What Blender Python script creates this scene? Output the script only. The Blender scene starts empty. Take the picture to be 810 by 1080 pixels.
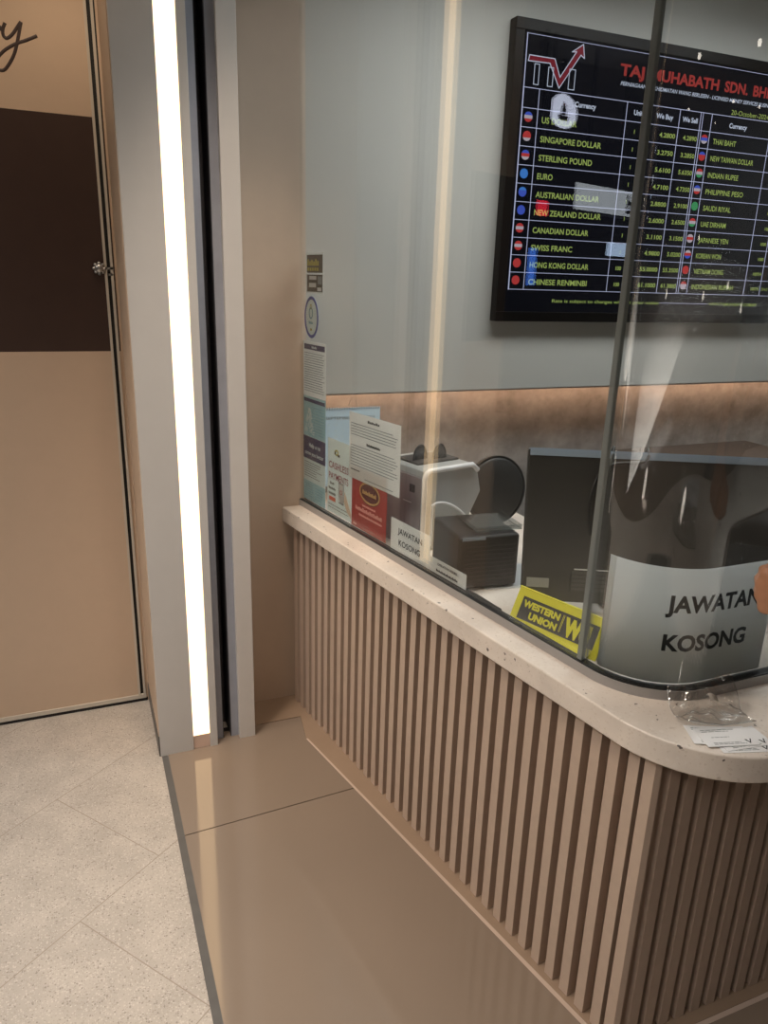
import bpy, bmesh, math, random
from math import sin, cos, pi, radians, sqrt, atan2
from mathutils import Vector, Matrix
random.seed(4)
SC = bpy.context.scene
COL = SC.collection
V = Vector

# ------------------------------------------------------------------ materials
def new_mat(name):
    m = bpy.data.materials.new(name); m.use_nodes = True
    nt = m.node_tree
    for n in list(nt.nodes): nt.nodes.remove(n)
    out = nt.nodes.new('ShaderNodeOutputMaterial')
    return m, nt, out

def bsdf(nt, col=(.5, .5, .5), rough=.5, metal=0., spec=.5, coat=0.):
    b = nt.nodes.new('ShaderNodeBsdfPrincipled')
    b.inputs['Base Color'].default_value = (*col, 1)
    b.inputs['Roughness'].default_value = rough
    b.inputs['Metallic'].default_value = metal
    b.inputs['Specular IOR Level'].default_value = spec
    b.inputs['Coat Weight'].default_value = coat
    return b

def plain(name, col, rough=.5, metal=0., spec=.5, coat=0., var=.04, scale=18., bump=0., bscale=250.):
    """principled with a faint procedural colour variation"""
    m, nt, out = new_mat(name)
    b = bsdf(nt, col, rough, metal, spec, coat)
    tc = nt.nodes.new('ShaderNodeTexCoord')
    nz = nt.nodes.new('ShaderNodeTexNoise'); nz.inputs['Scale'].default_value = scale; nz.inputs['Detail'].default_value = 5
    nt.links.new(tc.outputs['Object'], nz.inputs['Vector'])
    rp = nt.nodes.new('ShaderNodeValToRGB')
    rp.color_ramp.elements[0].position = .3; rp.color_ramp.elements[1].position = .7
    rp.color_ramp.elements[0].color = (*[c * (1 - var) for c in col], 1)
    rp.color_ramp.elements[1].color = (*[min(1, c * (1 + var)) for c in col], 1)
    nt.links.new(nz.outputs['Fac'], rp.inputs['Fac']); nt.links.new(rp.outputs['Color'], b.inputs['Base Color'])
    if bump:
        n2 = nt.nodes.new('ShaderNodeTexNoise'); n2.inputs['Scale'].default_value = bscale
        nt.links.new(tc.outputs['Object'], n2.inputs['Vector'])
        bp = nt.nodes.new('ShaderNodeBump'); bp.inputs['Strength'].default_value = bump; bp.inputs['Distance'].default_value = .002
        nt.links.new(n2.outputs['Fac'], bp.inputs['Height']); nt.links.new(bp.outputs['Normal'], b.inputs['Normal'])
    nt.links.new(b.outputs[0], out.inputs[0])
    return m

def emit(name, col, strength):
    m, nt, out = new_mat(name)
    e = nt.nodes.new('ShaderNodeEmission'); e.inputs[0].default_value = (*col, 1); e.inputs[1].default_value = strength
    nt.links.new(e.outputs[0], out.inputs[0]); return m

def glass_mat(name, tint=(.955, .962, .95), rough=0., ior=1.6, extra=0.):
    """clear sheet: transparent + mirror reflection weighted by Fresnel (same on both faces)"""
    m, nt, out = new_mat(name)
    tr = nt.nodes.new('ShaderNodeBsdfTransparent'); tr.inputs[0].default_value = (*tint, 1)
    gl = nt.nodes.new('ShaderNodeBsdfGlossy'); gl.inputs['Roughness'].default_value = rough
    geo = nt.nodes.new('ShaderNodeNewGeometry')
    mr = nt.nodes.new('ShaderNodeMapRange')
    mr.inputs['To Min'].default_value = ior; mr.inputs['To Max'].default_value = 1 / ior
    nt.links.new(geo.outputs['Backfacing'], mr.inputs['Value'])
    fr = nt.nodes.new('ShaderNodeFresnel'); nt.links.new(mr.outputs[0], fr.inputs['IOR'])
    mx = nt.nodes.new('ShaderNodeMixShader')
    if extra:
        ad = nt.nodes.new('ShaderNodeMath'); ad.operation = 'ADD'; ad.use_clamp = True; ad.inputs[1].default_value = extra
        nt.links.new(fr.outputs[0], ad.inputs[0]); nt.links.new(ad.outputs[0], mx.inputs[0])
    else:
        nt.links.new(fr.outputs[0], mx.inputs[0])
    nt.links.new(tr.outputs[0], mx.inputs[1]); nt.links.new(gl.outputs[0], mx.inputs[2])
    nt.links.new(mx.outputs[0], out.inputs[0]); return m

def stone_mat(name, base, specks, rough=.35, small=90., big=38.):
    """terrazzo-like: base with several layers of voronoi chips"""
    m, nt, out = new_mat(name)
    b = bsdf(nt, base, rough)
    tc = nt.nodes.new('ShaderNodeTexCoord')
    nz = nt.nodes.new('ShaderNodeTexNoise'); nz.inputs['Scale'].default_value = 9; nz.inputs['Detail'].default_value = 6
    nt.links.new(tc.outputs['Object'], nz.inputs['Vector'])
    rp = nt.nodes.new('ShaderNodeValToRGB')
    rp.color_ramp.elements[0].position = .35; rp.color_ramp.elements[1].position = .68
    rp.color_ramp.elements[0].color = (*[c * .9 for c in base], 1); rp.color_ramp.elements[1].color = (*[c * 1.07 for c in base], 1)
    nt.links.new(nz.outputs['Fac'], rp.inputs['Fac'])
    last = rp.outputs['Color']
    for (sc, thr, soft, col, amt, dist) in specks:
        vo = nt.nodes.new('ShaderNodeTexVoronoi'); vo.inputs['Scale'].default_value = sc; vo.inputs['Randomness'].default_value = 1
        ns = nt.nodes.new('ShaderNodeTexNoise'); ns.inputs['Scale'].default_value = sc * 1.7
        nt.links.new(tc.outputs['Object'], ns.inputs['Vector'])
        va = nt.nodes.new('ShaderNodeVectorMath'); va.operation = 'MULTIPLY_ADD'
        va.inputs[1].default_value = (dist / sc,) * 3
        nt.links.new(ns.outputs['Color'], va.inputs[0]); nt.links.new(tc.outputs['Object'], va.inputs[2])
        nt.links.new(va.outputs[0], vo.inputs['Vector'])
        # pick a random share of the cells
        sep = nt.nodes.new('ShaderNodeSeparateColor'); nt.links.new(vo.outputs['Color'], sep.inputs[0])
        pick = nt.nodes.new('ShaderNodeMath'); pick.operation = 'LESS_THAN'; pick.inputs[1].default_value = amt
        nt.links.new(sep.outputs[0], pick.inputs[0])
        siz = nt.nodes.new('ShaderNodeMath'); siz.operation = 'MULTIPLY_ADD'; siz.inputs[1].default_value = thr; siz.inputs[2].default_value = thr * .35
        nt.links.new(sep.outputs[1], siz.inputs[0])
        ls = nt.nodes.new('ShaderNodeMath'); ls.operation = 'LESS_THAN'
        nt.links.new(vo.outputs['Distance'], ls.inputs[0]); nt.links.new(siz.outputs[0], ls.inputs[1])
        mu = nt.nodes.new('ShaderNodeMath'); mu.operation = 'MULTIPLY'
        nt.links.new(ls.outputs[0], mu.inputs[0]); nt.links.new(pick.outputs[0], mu.inputs[1])
        sf = nt.nodes.new('ShaderNodeMath'); sf.operation = 'MULTIPLY'; sf.inputs[1].default_value = soft
        nt.links.new(mu.outputs[0], sf.inputs[0])
        mx = nt.nodes.new('ShaderNodeMix'); mx.data_type = 'RGBA'
        mx.inputs['B'].default_value = (*col, 1)
        nt.links.new(sf.outputs[0], mx.inputs['Factor']); nt.links.new(last, mx.inputs['A'])
        last = mx.outputs['Result']
    nt.links.new(last, b.inputs['Base Color']); nt.links.new(b.outputs[0], out.inputs[0])
    return m, nt, b, last

M = {}
M['wall_tan'] = plain('tan_wall_paint', (.43, .315, .225), .55, var=.02)
M['niche'] = plain('tan_niche_panel', (.58, .47, .375), .5, var=.02)
M['door'] = plain('door_tan_panel', (.56, .425, .315), .45, var=.015)
M['brown'] = plain('door_brown_band', (.05, .028, .022), .4, var=.05)
M['letter'] = plain('door_lettering', (.045, .028, .026), .5, var=.02)
M['pale_trim'] = plain('pale_metal_trim', (.55, .5, .43), .4, var=.02)
M['black_gap'] = plain('black_rubber_gap', (.008, .007, .007), .7, var=.02)
M['pilaster'] = plain('grey_pilaster_panel', (.54, .53, .52), .5, var=.015)
M['pilaster2'] = plain('pale_grey_pilaster_edge', (.58, .56, .54), .5, var=.015)
M['channel'] = plain('blue_grey_shutter_channel', (.33, .355, .42), .45, var=.05)
M['slat'] = plain('tan_laminate_slat', (.50, .39, .312), .5, var=.03, scale=40)
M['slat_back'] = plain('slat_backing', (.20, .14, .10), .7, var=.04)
M['grey_wall'] = plain('pale_grey_booth_wall', (.50, .49, .455), .6, var=.012, scale=4)
M['ceiling'] = plain('grey_ceiling_paint', (.36, .35, .34), .8, var=.01)
M['mall_dark'] = plain('dark_mall_wall', (.035, .031, .029), .6, var=.1, scale=2)
M['alu'] = plain('brushed_aluminium', (.34, .325, .315), .45, metal=.1, var=.03)
M['slot'] = plain('dark_shutter_slot', (.05, .05, .06), .6, var=.05)
M['alu_dark'] = plain('dark_gasket', (.012, .013, .014), .5, var=.02)
M['divider'] = plain('dark_floor_divider', (.10, .095, .09), .5, var=.1)
M['border'] = plain('tan_floor_border', (.30, .215, .152), .45, var=.05, scale=9)
M['inlay'] = plain('pale_metal_floor_inlay', (.62, .50, .42), .3, metal=.2, var=.02)
M['black'] = plain('black_plastic', (.014, .013, .012), .45, var=.1)
M['black_soft'] = plain('dark_grey_plastic', (.040, .036, .032), .5, var=.08)
M['black_disc'] = plain('matt_black_disc', (.022, .020, .018), .55, var=.05)
M['bezel'] = plain('tv_bezel_black', (.006, .005, .0045), .3, spec=.2, var=.05)
M['white_pl'] = plain('white_plastic', (.72, .72, .72), .35, var=.015)
M['grey_pl'] = plain('pale_grey_plastic', (.36, .37, .36), .35, var=.03)
M['mauve_pl'] = plain('mauve_grey_plastic', (.30, .265, .275), .4, var=.03)
M['blue_top'] = plain('pale_blue_grey_edge', (.34, .42, .52), .35, var=.03)
M['vent'] = plain('worn_grey_vent_slats', (.075, .07, .065), .5, var=.05)
M['sticker'] = plain('grey_sticker', (.32, .31, .31), .5, var=.03)
M['yellow'] = plain('bright_yellow_plastic', (.72, .68, .04), .3, var=.02)
M['paper'] = plain('white_paper', (.84, .86, .85), .6, var=.012, scale=8)
_nt = M['paper'].node_tree; _tl = _nt.nodes.new('ShaderNodeBsdfTranslucent'); _tl.inputs[0].default_value = (.9, .92, .92, 1)
_mx = _nt.nodes.new('ShaderNodeMixShader'); _mx.inputs[0].default_value = .5
_pb = [n for n in _nt.nodes if n.type == 'BSDF_PRINCIPLED'][0]; _po = [n for n in _nt.nodes if n.type == 'OUTPUT_MATERIAL'][0]
_nt.links.new(_pb.outputs[0], _mx.inputs[1]); _nt.links.new(_tl.outputs[0], _mx.inputs[2]); _nt.links.new(_mx.outputs[0], _po.inputs[0])
M['card_stock'] = plain('white_card_stock', (.82, .83, .84), .5, var=.01)
M['paper_blue'] = plain('pale_blue_paper', (.60, .76, .87), .55, var=.05, scale=12)
M['paper_aqua'] = plain('pale_aqua_paper', (.68, .82, .85), .55, var=.04, scale=12)
M['teal'] = plain('teal_print', (.20, .40, .50), .5, var=.12, scale=30)
M['teal2'] = plain('light_teal_print', (.33, .57, .66), .5, var=.08, scale=30)
M['navy'] = plain('navy_print', (.028, .032, .12), .5, var=.03)
M['ink'] = plain('black_ink', (.02, .022, .025), .6, var=.02)
M['ink_grey'] = plain('grey_ink', (.22, .25, .26), .6, var=.02)
M['ink_pale'] = plain('pale_white_print', (.62, .74, .76), .6, var=.02)
M['ink_red'] = plain('maroon_ink', (.28, .05, .09), .6, var=.02)
M['red'] = plain('red_print', (.36, .035, .03), .45, var=.04)
M['red_lbl'] = plain('orange_red_print', (.62, .11, .06), .5, var=.02)
M['gold'] = plain('gold_print', (.55, .36, .12), .45, var=.03)
M['maroon'] = plain('dark_maroon_print', (.10, .012, .014), .5, var=.03)
M['pinkprint'] = plain('pink_print', (.72, .36, .32), .55, var=.02)
M['olive'] = plain('olive_yellow_print', (.40, .36, .07), .55, var=.1)
M['blue_ring'] = plain('blue_ring_print', (.07, .10, .40), .5, var=.02)
M['skin_tan'] = plain('beige_print', (.60, .48, .38), .55, var=.03)
M['skin'] = plain('warm_skin', (.52, .25, .14), .45, var=.05, scale=30)
M['shirt'] = plain('black_shirt_cloth', (.012, .012, .014), .85, var=.15)
M['trouser'] = plain('dark_trouser_cloth', (.02, .022, .03), .85, var=.15)
M['hair'] = plain('black_hair', (.008, .007, .006), .5, var=.2)
M['shoe'] = plain('dark_shoe_leather', (.015, .012, .01), .4, var=.1)
M['eye'] = plain('dark_eye', (.02, .015, .01), .2, var=.02)
M['lip'] = plain('lip', (.38, .13, .10), .5, var=.02)
M['chrome'] = plain('brushed_silver_metal', (.45, .44, .43), .35, metal=.9, var=.05)
M['glass'] = glass_mat('clear_counter_glass')
M['joint'] = None
M['plastic_clear'] = glass_mat('clear_plastic_film', (.985, .985, .98), .10, 1.5, .11)
M['seam'] = glass_mat('clear_film_edge', (.95, .95, .94), .15, 1.5, .35)
M['acrylic'] = glass_mat('clear_acrylic', (.86, .88, .88), .05, 1.5, .05)
M['smoke'] = glass_mat('smoked_acrylic', (.32, .32, .33), .1, 1.5, .02)

m, nt, out = new_mat('translucent_silicone_joint')
b = bsdf(nt, (.25, .275, .27), .25); tr = nt.nodes.new('ShaderNodeBsdfTransparent'); tr.inputs[0].default_value = (.75, .8, .78, 1)
mx = nt.nodes.new('ShaderNodeMixShader'); mx.inputs[0].default_value = .72
nt.links.new(tr.outputs[0], mx.inputs[1]); nt.links.new(b.outputs[0], mx.inputs[2]); nt.links.new(mx.outputs[0], out.inputs[0]); M['joint'] = m

# concrete-look backsplash
m, nt, out = new_mat('concrete_backsplash'); b = bsdf(nt, (.2, .18, .16), .6)
tc = nt.nodes.new('ShaderNodeTexCoord'); nz = nt.nodes.new('ShaderNodeTexNoise'); nz.inputs['Scale'].default_value = 11; nz.inputs['Detail'].default_value = 9; nz.inputs['Roughness'].default_value = .68
nt.links.new(tc.outputs['Object'], nz.inputs['Vector']); rp = nt.nodes.new('ShaderNodeValToRGB')
rp.color_ramp.elements[0].position = .3; rp.color_ramp.elements[1].position = .72
rp.color_ramp.elements[0].color = (.23, .218, .205, 1); rp.color_ramp.elements[1].color = (.46, .44, .42, 1)
nt.links.new(nz.outputs['Fac'], rp.inputs['Fac']); nt.links.new(rp.outputs['Color'], b.inputs['Base Color']); nt.links.new(b.outputs[0], out.inputs[0]); M['concrete'] = m

# counter stone
M['stone'] = stone_mat('speckled_white_stone', (.74, .67, .60), [
    (160, .36, .28, (.50, .41, .33), .45, .6), (90, .34, .28, (.80, .75, .70), .4, .7), (80, .26, .4, (.42, .35, .29), .12, .9),
    (75, .24, .92, (.07, .055, .05), .075, .9), (38, .12, .9, (.09, .07, .06), .10, 1.1)], .38)[0]
# mall floor terrazzo with tile joints
m, nt, b, last = stone_mat('terrazzo_floor', (.45, .405, .355), [
    (260, .46, .45, (.32, .275, .235), .42, .5), (220, .46, .45, (.66, .61, .55), .38, .5), (190, .40, .62, (.19, .16, .14), .24, .7)], .5)
tc = nt.nodes.new('ShaderNodeTexCoord'); mp = nt.nodes.new('ShaderNodeMapping')
mp.inputs['Rotation'].default_value = (0, 0, radians(-37.6)); mp.inputs['Location'].default_value = (-.291 + 45, -.046 + 44.9, 0)
nt.links.new(tc.outputs['Object'], mp.inputs['Vector'])
br = nt.nodes.new('ShaderNodeTexBrick'); br.offset = .298; br.offset_frequency = 2
br.inputs['Scale'].default_value = 1; br.inputs['Mortar Size'].default_value = .0016; br.inputs['Mortar Smooth'].default_value = .3
br.inputs['Brick Width'].default_value = .9; br.inputs['Row Height'].default_value = .449
nt.links.new(mp.outputs[0], br.inputs['Vector'])
mx = nt.nodes.new('ShaderNodeMix'); mx.data_type = 'RGBA'; mx.inputs['B'].default_value = (.30, .25, .205, 1)
nt.links.new(br.outputs['Fac'], mx.inputs['Factor']); nt.links.new(last, mx.inputs['A']); nt.links.new(mx.outputs['Result'], b.inputs['Base Color'])
M['terrazzo'] = m
# polished apron tile
m, nt, out = new_mat('polished_beige_tile'); b = bsdf(nt, (.24, .185, .142), .07, spec=.7)
tc = nt.nodes.new('ShaderNodeTexCoord'); nz = nt.nodes.new('ShaderNodeTexNoise'); nz.inputs['Scale'].default_value = 3; nz.inputs['Detail'].default_value = 7
nt.links.new(tc.outputs['Object'], nz.inputs['Vector']); rp = nt.nodes.new('ShaderNodeValToRGB')
rp.color_ramp.elements[0].color = (.225, .175, .135, 1); rp.color_ramp.elements[1].color = (.255, .20, .155, 1)
nt.links.new(nz.outputs['Fac'], rp.inputs['Fac']); nt.links.new(rp.outputs['Color'], b.inputs['Base Color']); nt.links.new(b.outputs[0], out.inputs[0]); M['tile'] = m

# emissions
M['led'] = emit('warm_led_diffuser', (1.0, .70, .40), 3.0)
M['cove'] = emit('warm_cove_led', (1.0, .58, .36), 12.0)
M['lamp'] = emit('ceiling_lamp_diffuser', (1.0, .9, .78), 14.0)
M['lamp_cool'] = emit('booth_lamp_diffuser', (.88, .96, 1.0), 14.0)
M['screen'] = None
m, nt, out = new_mat('glossy_black_screen'); b = bsdf(nt, (.004, .004, .006), .06); b.inputs['Emission Color'].default_value = (.5, .6, 1, 1); b.inputs['Emission Strength'].default_value = .002
nt.links.new(b.outputs[0], out.inputs[0]); M['screen'] = m
M['px_line'] = emit('screen_line', (.62, .66, .95), .75)
M['px_red'] = emit('screen_red', (.75, .10, .09), .36)
M['px_redfill'] = emit('screen_dull_red', (.35, .04, .06), .45)
M['px_green'] = emit('screen_yellow_green', (.56, .72, .20), .52)
M['px_white'] = emit('screen_white', (.72, .8, 1.0), .62)
M['px_blue'] = emit('screen_blue', (.08, .14, .75), .6)
M['px_flag_red'] = emit('screen_flag_red', (.8, .08, .08), .5)
M['px_flag_white'] = emit('screen_flag_white', (.8, .7, .8), .5)
M['px_flag_green'] = emit('screen_flag_green', (.1, .5, .2), .5)
M['px_flag_lblue'] = emit('screen_flag_lightblue', (.08, .3, .9), .6)
M['sign_white'] = emit('lit_white_sign', (.85, .92, 1.0), 2.4)
M['sign_white2'] = emit('lit_pale_oval_sign', (.75, .8, 1.0), 5.0)
M['sign_blue'] = emit('lit_pale_blue_sign', (.55, .72, 1.0), 4.5)
M['sign_red'] = emit('lit_red_sign', (1.0, .03, .06), 4.0)
M['sign_deep'] = emit('lit_blue_sign', (.08, .25, 1.0), 3.5)

# ------------------------------------------------------------------ geometry
def FR(o, x, y):
    """frame: origin, local x, local y -> matrix (z = x cross y)"""
    x = V(x).normalized(); y = V(y); y = (y - x * y.dot(x)).normalized(); z = x.cross(y)
    m = Matrix((( x.x, y.x, z.x, o[0]), (x.y, y.y, z.y, o[1]), (x.z, y.z, z.z, o[2]), (0, 0, 0, 1)))
    return m
ID = Matrix.Identity(4)

class MB:
    def __init__(s, F=None): s.v = []; s.f = []; s.mi = []; s.sm = []; s.mats = []; s.F = F or ID
    def slot(s, mat):
        if mat not in s.mats: s.mats.append(mat)
        return s.mats.index(mat)
    def add(s, vs, fs, mat, smooth=False, F=None):
        F = F or s.F; o = len(s.v); k = s.slot(mat)
        s.v += [F @ V(p) for p in vs]
        for f in fs: s.f.append([i + o for i in f]); s.mi.append(k); s.sm.append(smooth)
        return s
    def box(s, x0, x1, y0, y1, z0, z1, mat, F=None):
        vs = [(x, y, z) for z in (z0, z1) for y in (y0, y1) for x in (x0, x1)]
        fs = [(0, 2, 3, 1), (4, 5, 7, 6), (0, 1, 5, 4), (2, 6, 7, 3), (0, 4, 6, 2), (1, 3, 7, 5)]
        return s.add(vs, fs, mat, F=F)
    def prism(s, pts, z0, z1, mat, F=None, smooth=False):
        a = sum(pts[i][0] * pts[(i + 1) % len(pts)][1] - pts[(i + 1) % len(pts)][0] * pts[i][1] for i in range(len(pts)))
        if a < 0: pts = pts[::-1]
        n = len(pts); vs = [(x, y, z0) for x, y in pts] + [(x, y, z1) for x, y in pts]
        s.add(vs, [tuple(range(n - 1, -1, -1)), tuple(range(n, 2 * n))] + [(i, (i + 1) % n, n + (i + 1) % n, n + i) for i in range(n)], mat, F=F, smooth=False)
        return s
    def tube(s, pts, r, mat, n=8, F=None, flat=1.0, cap=True):
        pts = [V(p) for p in pts]; rs = r if isinstance(r, (list, tuple)) else [r] * len(pts)
        vs = []; fs = []; prev = None
        for i, p in enumerate(pts):
            t = (pts[min(i + 1, len(pts) - 1)] - pts[max(i - 1, 0)]).normalized()
            if prev is None:
                prev = V((0, 0, 1)) if abs(t.z) < .9 else V((1, 0, 0))
            a = (prev - t * prev.dot(t)).normalized(); prev = a; b_ = t.cross(a)
            for k in range(n):
                an = 2 * pi * k / n
                vs.append(p + (a * cos(an) * flat + b_ * sin(an)) * rs[i])
        for i in range(len(pts) - 1):
            for k in range(n):
                fs.append((i * n + k, i * n + (k + 1) % n, (i + 1) * n + (k + 1) % n, (i + 1) * n + k))
        if cap: fs += [tuple(range(n - 1, -1, -1)), tuple(range((len(pts) - 1) * n, len(pts) * n))]
        return s.add(vs, fs, mat, True, F)
    def lathe(s, prof, mat, n=32, F=None):
        """profile (r, z) turned about local z"""
        vs = []; fs = []
        for r, z in prof:
            for k in range(n): vs.append((r * cos(2 * pi * k / n), r * sin(2 * pi * k / n), z))
        for i in range(len(prof) - 1):
            for k in range(n): fs.append((i * n + k, i * n + (k + 1) % n, (i + 1) * n + (k + 1) % n, (i + 1) * n + k))
        if prof[0][0] > 1e-6: fs.append(tuple(range(n - 1, -1, -1)))
        if prof[-1][0] > 1e-6: fs.append(tuple(range((len(prof) - 1) * n, len(prof) * n)))
        return s.add(vs, fs, mat, True, F)
    def ball(s, c, r, mat, sc=(1, 1, 1), n=16, F=None):
        vs = []; fs = []; m_ = n // 2
        for i in range(m_ + 1):
            th = pi * i / m_
            for k in range(n): vs.append((c[0] + r * sc[0] * sin(th) * cos(2 * pi * k / n), c[1] + r * sc[1] * sin(th) * sin(2 * pi * k / n), c[2] + r * sc[2] * cos(th)))
        for i in range(m_):
            for k in range(n): fs.append((i * n + k, (i + 1) * n + k, (i + 1) * n + (k + 1) % n, i * n + (k + 1) % n))
        return s.add(vs, fs, mat, True, F)
    def ring(s, c, r0, r1, mat, z0, z1, ax=1., n=40, F=None):
        """flat elliptical ring (x radius r, y radius r*ax)"""
        o = [(c[0] + r1 * cos(2 * pi * k / n), c[1] + r1 * ax * sin(2 * pi * k / n)) for k in range(n)]
        i_ = [(c[0] + r0 * cos(2 * pi * k / n), c[1] + (r1 * ax - (r1 - r0)) * sin(2 * pi * k / n)) for k in range(n)]
        vs = [(*p, z) for z in (z0, z1) for p in o] + [(*p, z) for z in (z0, z1) for p in i_]
        fs = []
        for k in range(n):
            j = (k + 1) % n
            fs += [(k, j, n + j, n + k), (2 * n + j, 2 * n + k, 3 * n + k, 3 * n + j), (n + k, n + j, 3 * n + j, 3 * n + k), (j, k, 2 * n + k, 2 * n + j)]
        return s.add(vs, fs, mat, False, F)
    def text(s, txt, x, y, size, mat, F=None, z=.0006, width=None, align='LEFT', bold=0., shear=0., bend=None, th=.0004):
        """lettering as flat raised polygons; baseline-left at x,y; size = cap height"""
        if txt.startswith('~'):          # print too small to read in the photograph: a row of short strokes
            n = len(txt) - 1; w = width or n * size * .8; ox = {'LEFT': x, 'CENTER': x - w / 2, 'RIGHT': x - w}[align]
            for k in range(n):
                hh = size * (1, .72, .9, .66)[k % 4]
                s.box(ox + w * k / n, ox + w * (k + .72) / n, y, y + hh, 0, z, mat, F=F)
            return s
        cu = bpy.data.curves.new('t', 'FONT'); cu.body = txt; cu.size = 1; cu.offset = bold; cu.extrude = 0; cu.shear = shear
        cu.resolution_u = 3
        ob = bpy.data.objects.new('t', cu); COL.objects.link(ob)
        dg = bpy.context.evaluated_depsgraph_get(); dg.update()
        me = bpy.data.meshes.new_from_object(ob.evaluated_get(dg))
        vs = [tuple(p.co) for p in me.vertices]; fs = [tuple(p.vertices) for p in me.polygons]
        bpy.data.objects.remove(ob); bpy.data.curves.remove(cu); bpy.data.meshes.remove(me)
        if not vs: return s
        x0 = min(p[0] for p in vs); x1 = max(p[0] for p in vs); k = size / .729
        sx = k if width is None else width / (x1 - x0)
        w = (x1 - x0) * sx
        ox = {'LEFT': x, 'CENTER': x - w / 2, 'RIGHT': x - w}[align]
        P = [(ox + (p[0] - x0) * sx, y + p[1] * k, z) for p in vs]
        if bend: P = [bend(*p) for p in P]
        return s.add(P, fs, mat, False, F if not bend else ID)
    def quad(s, x0, x1, y0, y1, mat, z=.0005, F=None):
        """printed patch: very thin slab"""
        return s.box(x0, x1, y0, y1, 0, z, mat, F=F)
    def build(s, name, parent=None, label=None, bevel=0., smooth=False):
        me = bpy.data.meshes.new(name); me.from_pydata([tuple(p) for p in s.v], [], s.f)
        for mm in s.mats: me.materials.append(mm if not isinstance(mm, str) else M[mm])
        me.polygons.foreach_set('material_index', s.mi)
        me.polygons.foreach_set('use_smooth', [bool(x) or smooth for x in s.sm]); me.update()
        o = bpy.data.objects.new(name, me); COL.objects.link(o)
        if bevel:
            b_ = o.modifiers.new('edge', 'BEVEL'); b_.width = bevel; b_.segments = 3; b_.limit_method = 'ANGLE'; b_.angle_limit = radians(40)
        if parent:
            o.parent = parent; o.matrix_parent_inverse = parent.matrix_basis.inverted()
        if label: o['label'] = label
        return o

def tag(o, label, cat, group=None):
    o['label'] = label; o['category'] = cat
    if group: o['group'] = group
    return o
def thing(name, loc, label, cat, group=None):
    o = bpy.data.objects.new(name, None); o.location = loc; o.empty_display_size = .05; COL.objects.link(o)
    return tag(o, label, cat, group)
def struct(o): o['kind'] = 'structure'; return o

# ------------------------------------------------------------------ layout constants (metres; camera stands at x=0, y=0)
A0 = V((.688, 2.471, 0)); U = V((.171, -.985, 0)).normalized(); N = V((U.y * -1, U.x, 0))   # counter run, towards the shop
if N.x < 0: N = -N
def P(s, o, z=0.): q = A0 + U * s + N * o; return V((q.x, q.y, z))
def path(o, yr, R, s0, x1, n=24):
    """counter-parallel path: straight run at offset o, rounded corner, then along +X at y = yr"""
    sc_ = ((A0 + N * o).y - yr) / -U.y
    corner = P(sc_, o); turn = math.acos(U.x); T = R * math.tan(turn / 2)
    pts = [P(s0, o)]; st = corner - U * T; c = st + N * R
    a0 = atan2(st.y - c.y, st.x - c.x); 
    for k in range(n + 1):
        a = a0 + turn * k / n; pts.append(c + V((cos(a) * R, sin(a) * R, 0)))
    pts.append(V((x1, yr, 0))); return [V((p.x, p.y, 0)) for p in pts]
def resample(pts, step=.02):
    out_ = [pts[0]]
    for a, b_ in zip(pts, pts[1:]):
        n = max(1, int((b_ - a).length / step))
        for k in range(1, n + 1): out_.append(a.lerp(b_, k / n))
    return out_
def band(mb, po, pi_, z0, z1, mat, smooth=False):
    """solid wall between an outer and an inner path (same point count)"""
    n = len(po); vs = []
    for z in (z0, z1):
        vs += [(p.x, p.y, z) for p in po] + [(p.x, p.y, z) for p in pi_]
    fs = []
    for i in range(n - 1):
        fs += [(i, i + 1, 2 * n + i + 1, 2 * n + i), (n + i + 1, n + i, 3 * n + i, 3 * n + i + 1), (2 * n + i, 2 * n + i + 1, 3 * n + i + 1, 3 * n + i), (i + 1, i, n + i, n + i + 1)]
    fs += [(0, 2 * n, 3 * n, n), (n - 1, 2 * n - 1, 4 * n - 1, 3 * n - 1)]
    mb.add(vs, fs, mat, smooth); return mb
ZC0, ZC1 = .741, .797
XR = 3.6           # how far the booth runs to the right
YW = 2.54          # booth back wall face
CEIL = 3.05

# ------------------------------------------------------------------ setting
mb = MB(); mb.box(-5.2, 5.2, -4.6, 7.0, -.05, 0, 'terrazzo'); struct(mb.build('floor'))
mb = MB(); mb.box(-5.2, 5.2, -4.6, 7.0, CEIL, CEIL + .1, 'ceiling'); struct(mb.build('ceiling'))
mb = MB(); mb.box(-5.2, 5.2, -4.7, -4.6, 0, CEIL, 'mall_dark'); struct(mb.build('wall_front'))
mb = MB(); mb.box(-5.3, -5.2, -4.6, 7.0, 0, CEIL, 'mall_dark'); struct(mb.build('wall_left'))
mb = MB(); mb.box(5.2, 5.3, -4.6, 7.0, 0, CEIL, 'mall_dark'); struct(mb.build('wall_right'))
mb = MB(); mb.box(-5.2, 5.2, 7.0, 7.1, 0, CEIL, 'mall_dark'); struct(mb.build('wall_rear'))

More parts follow.
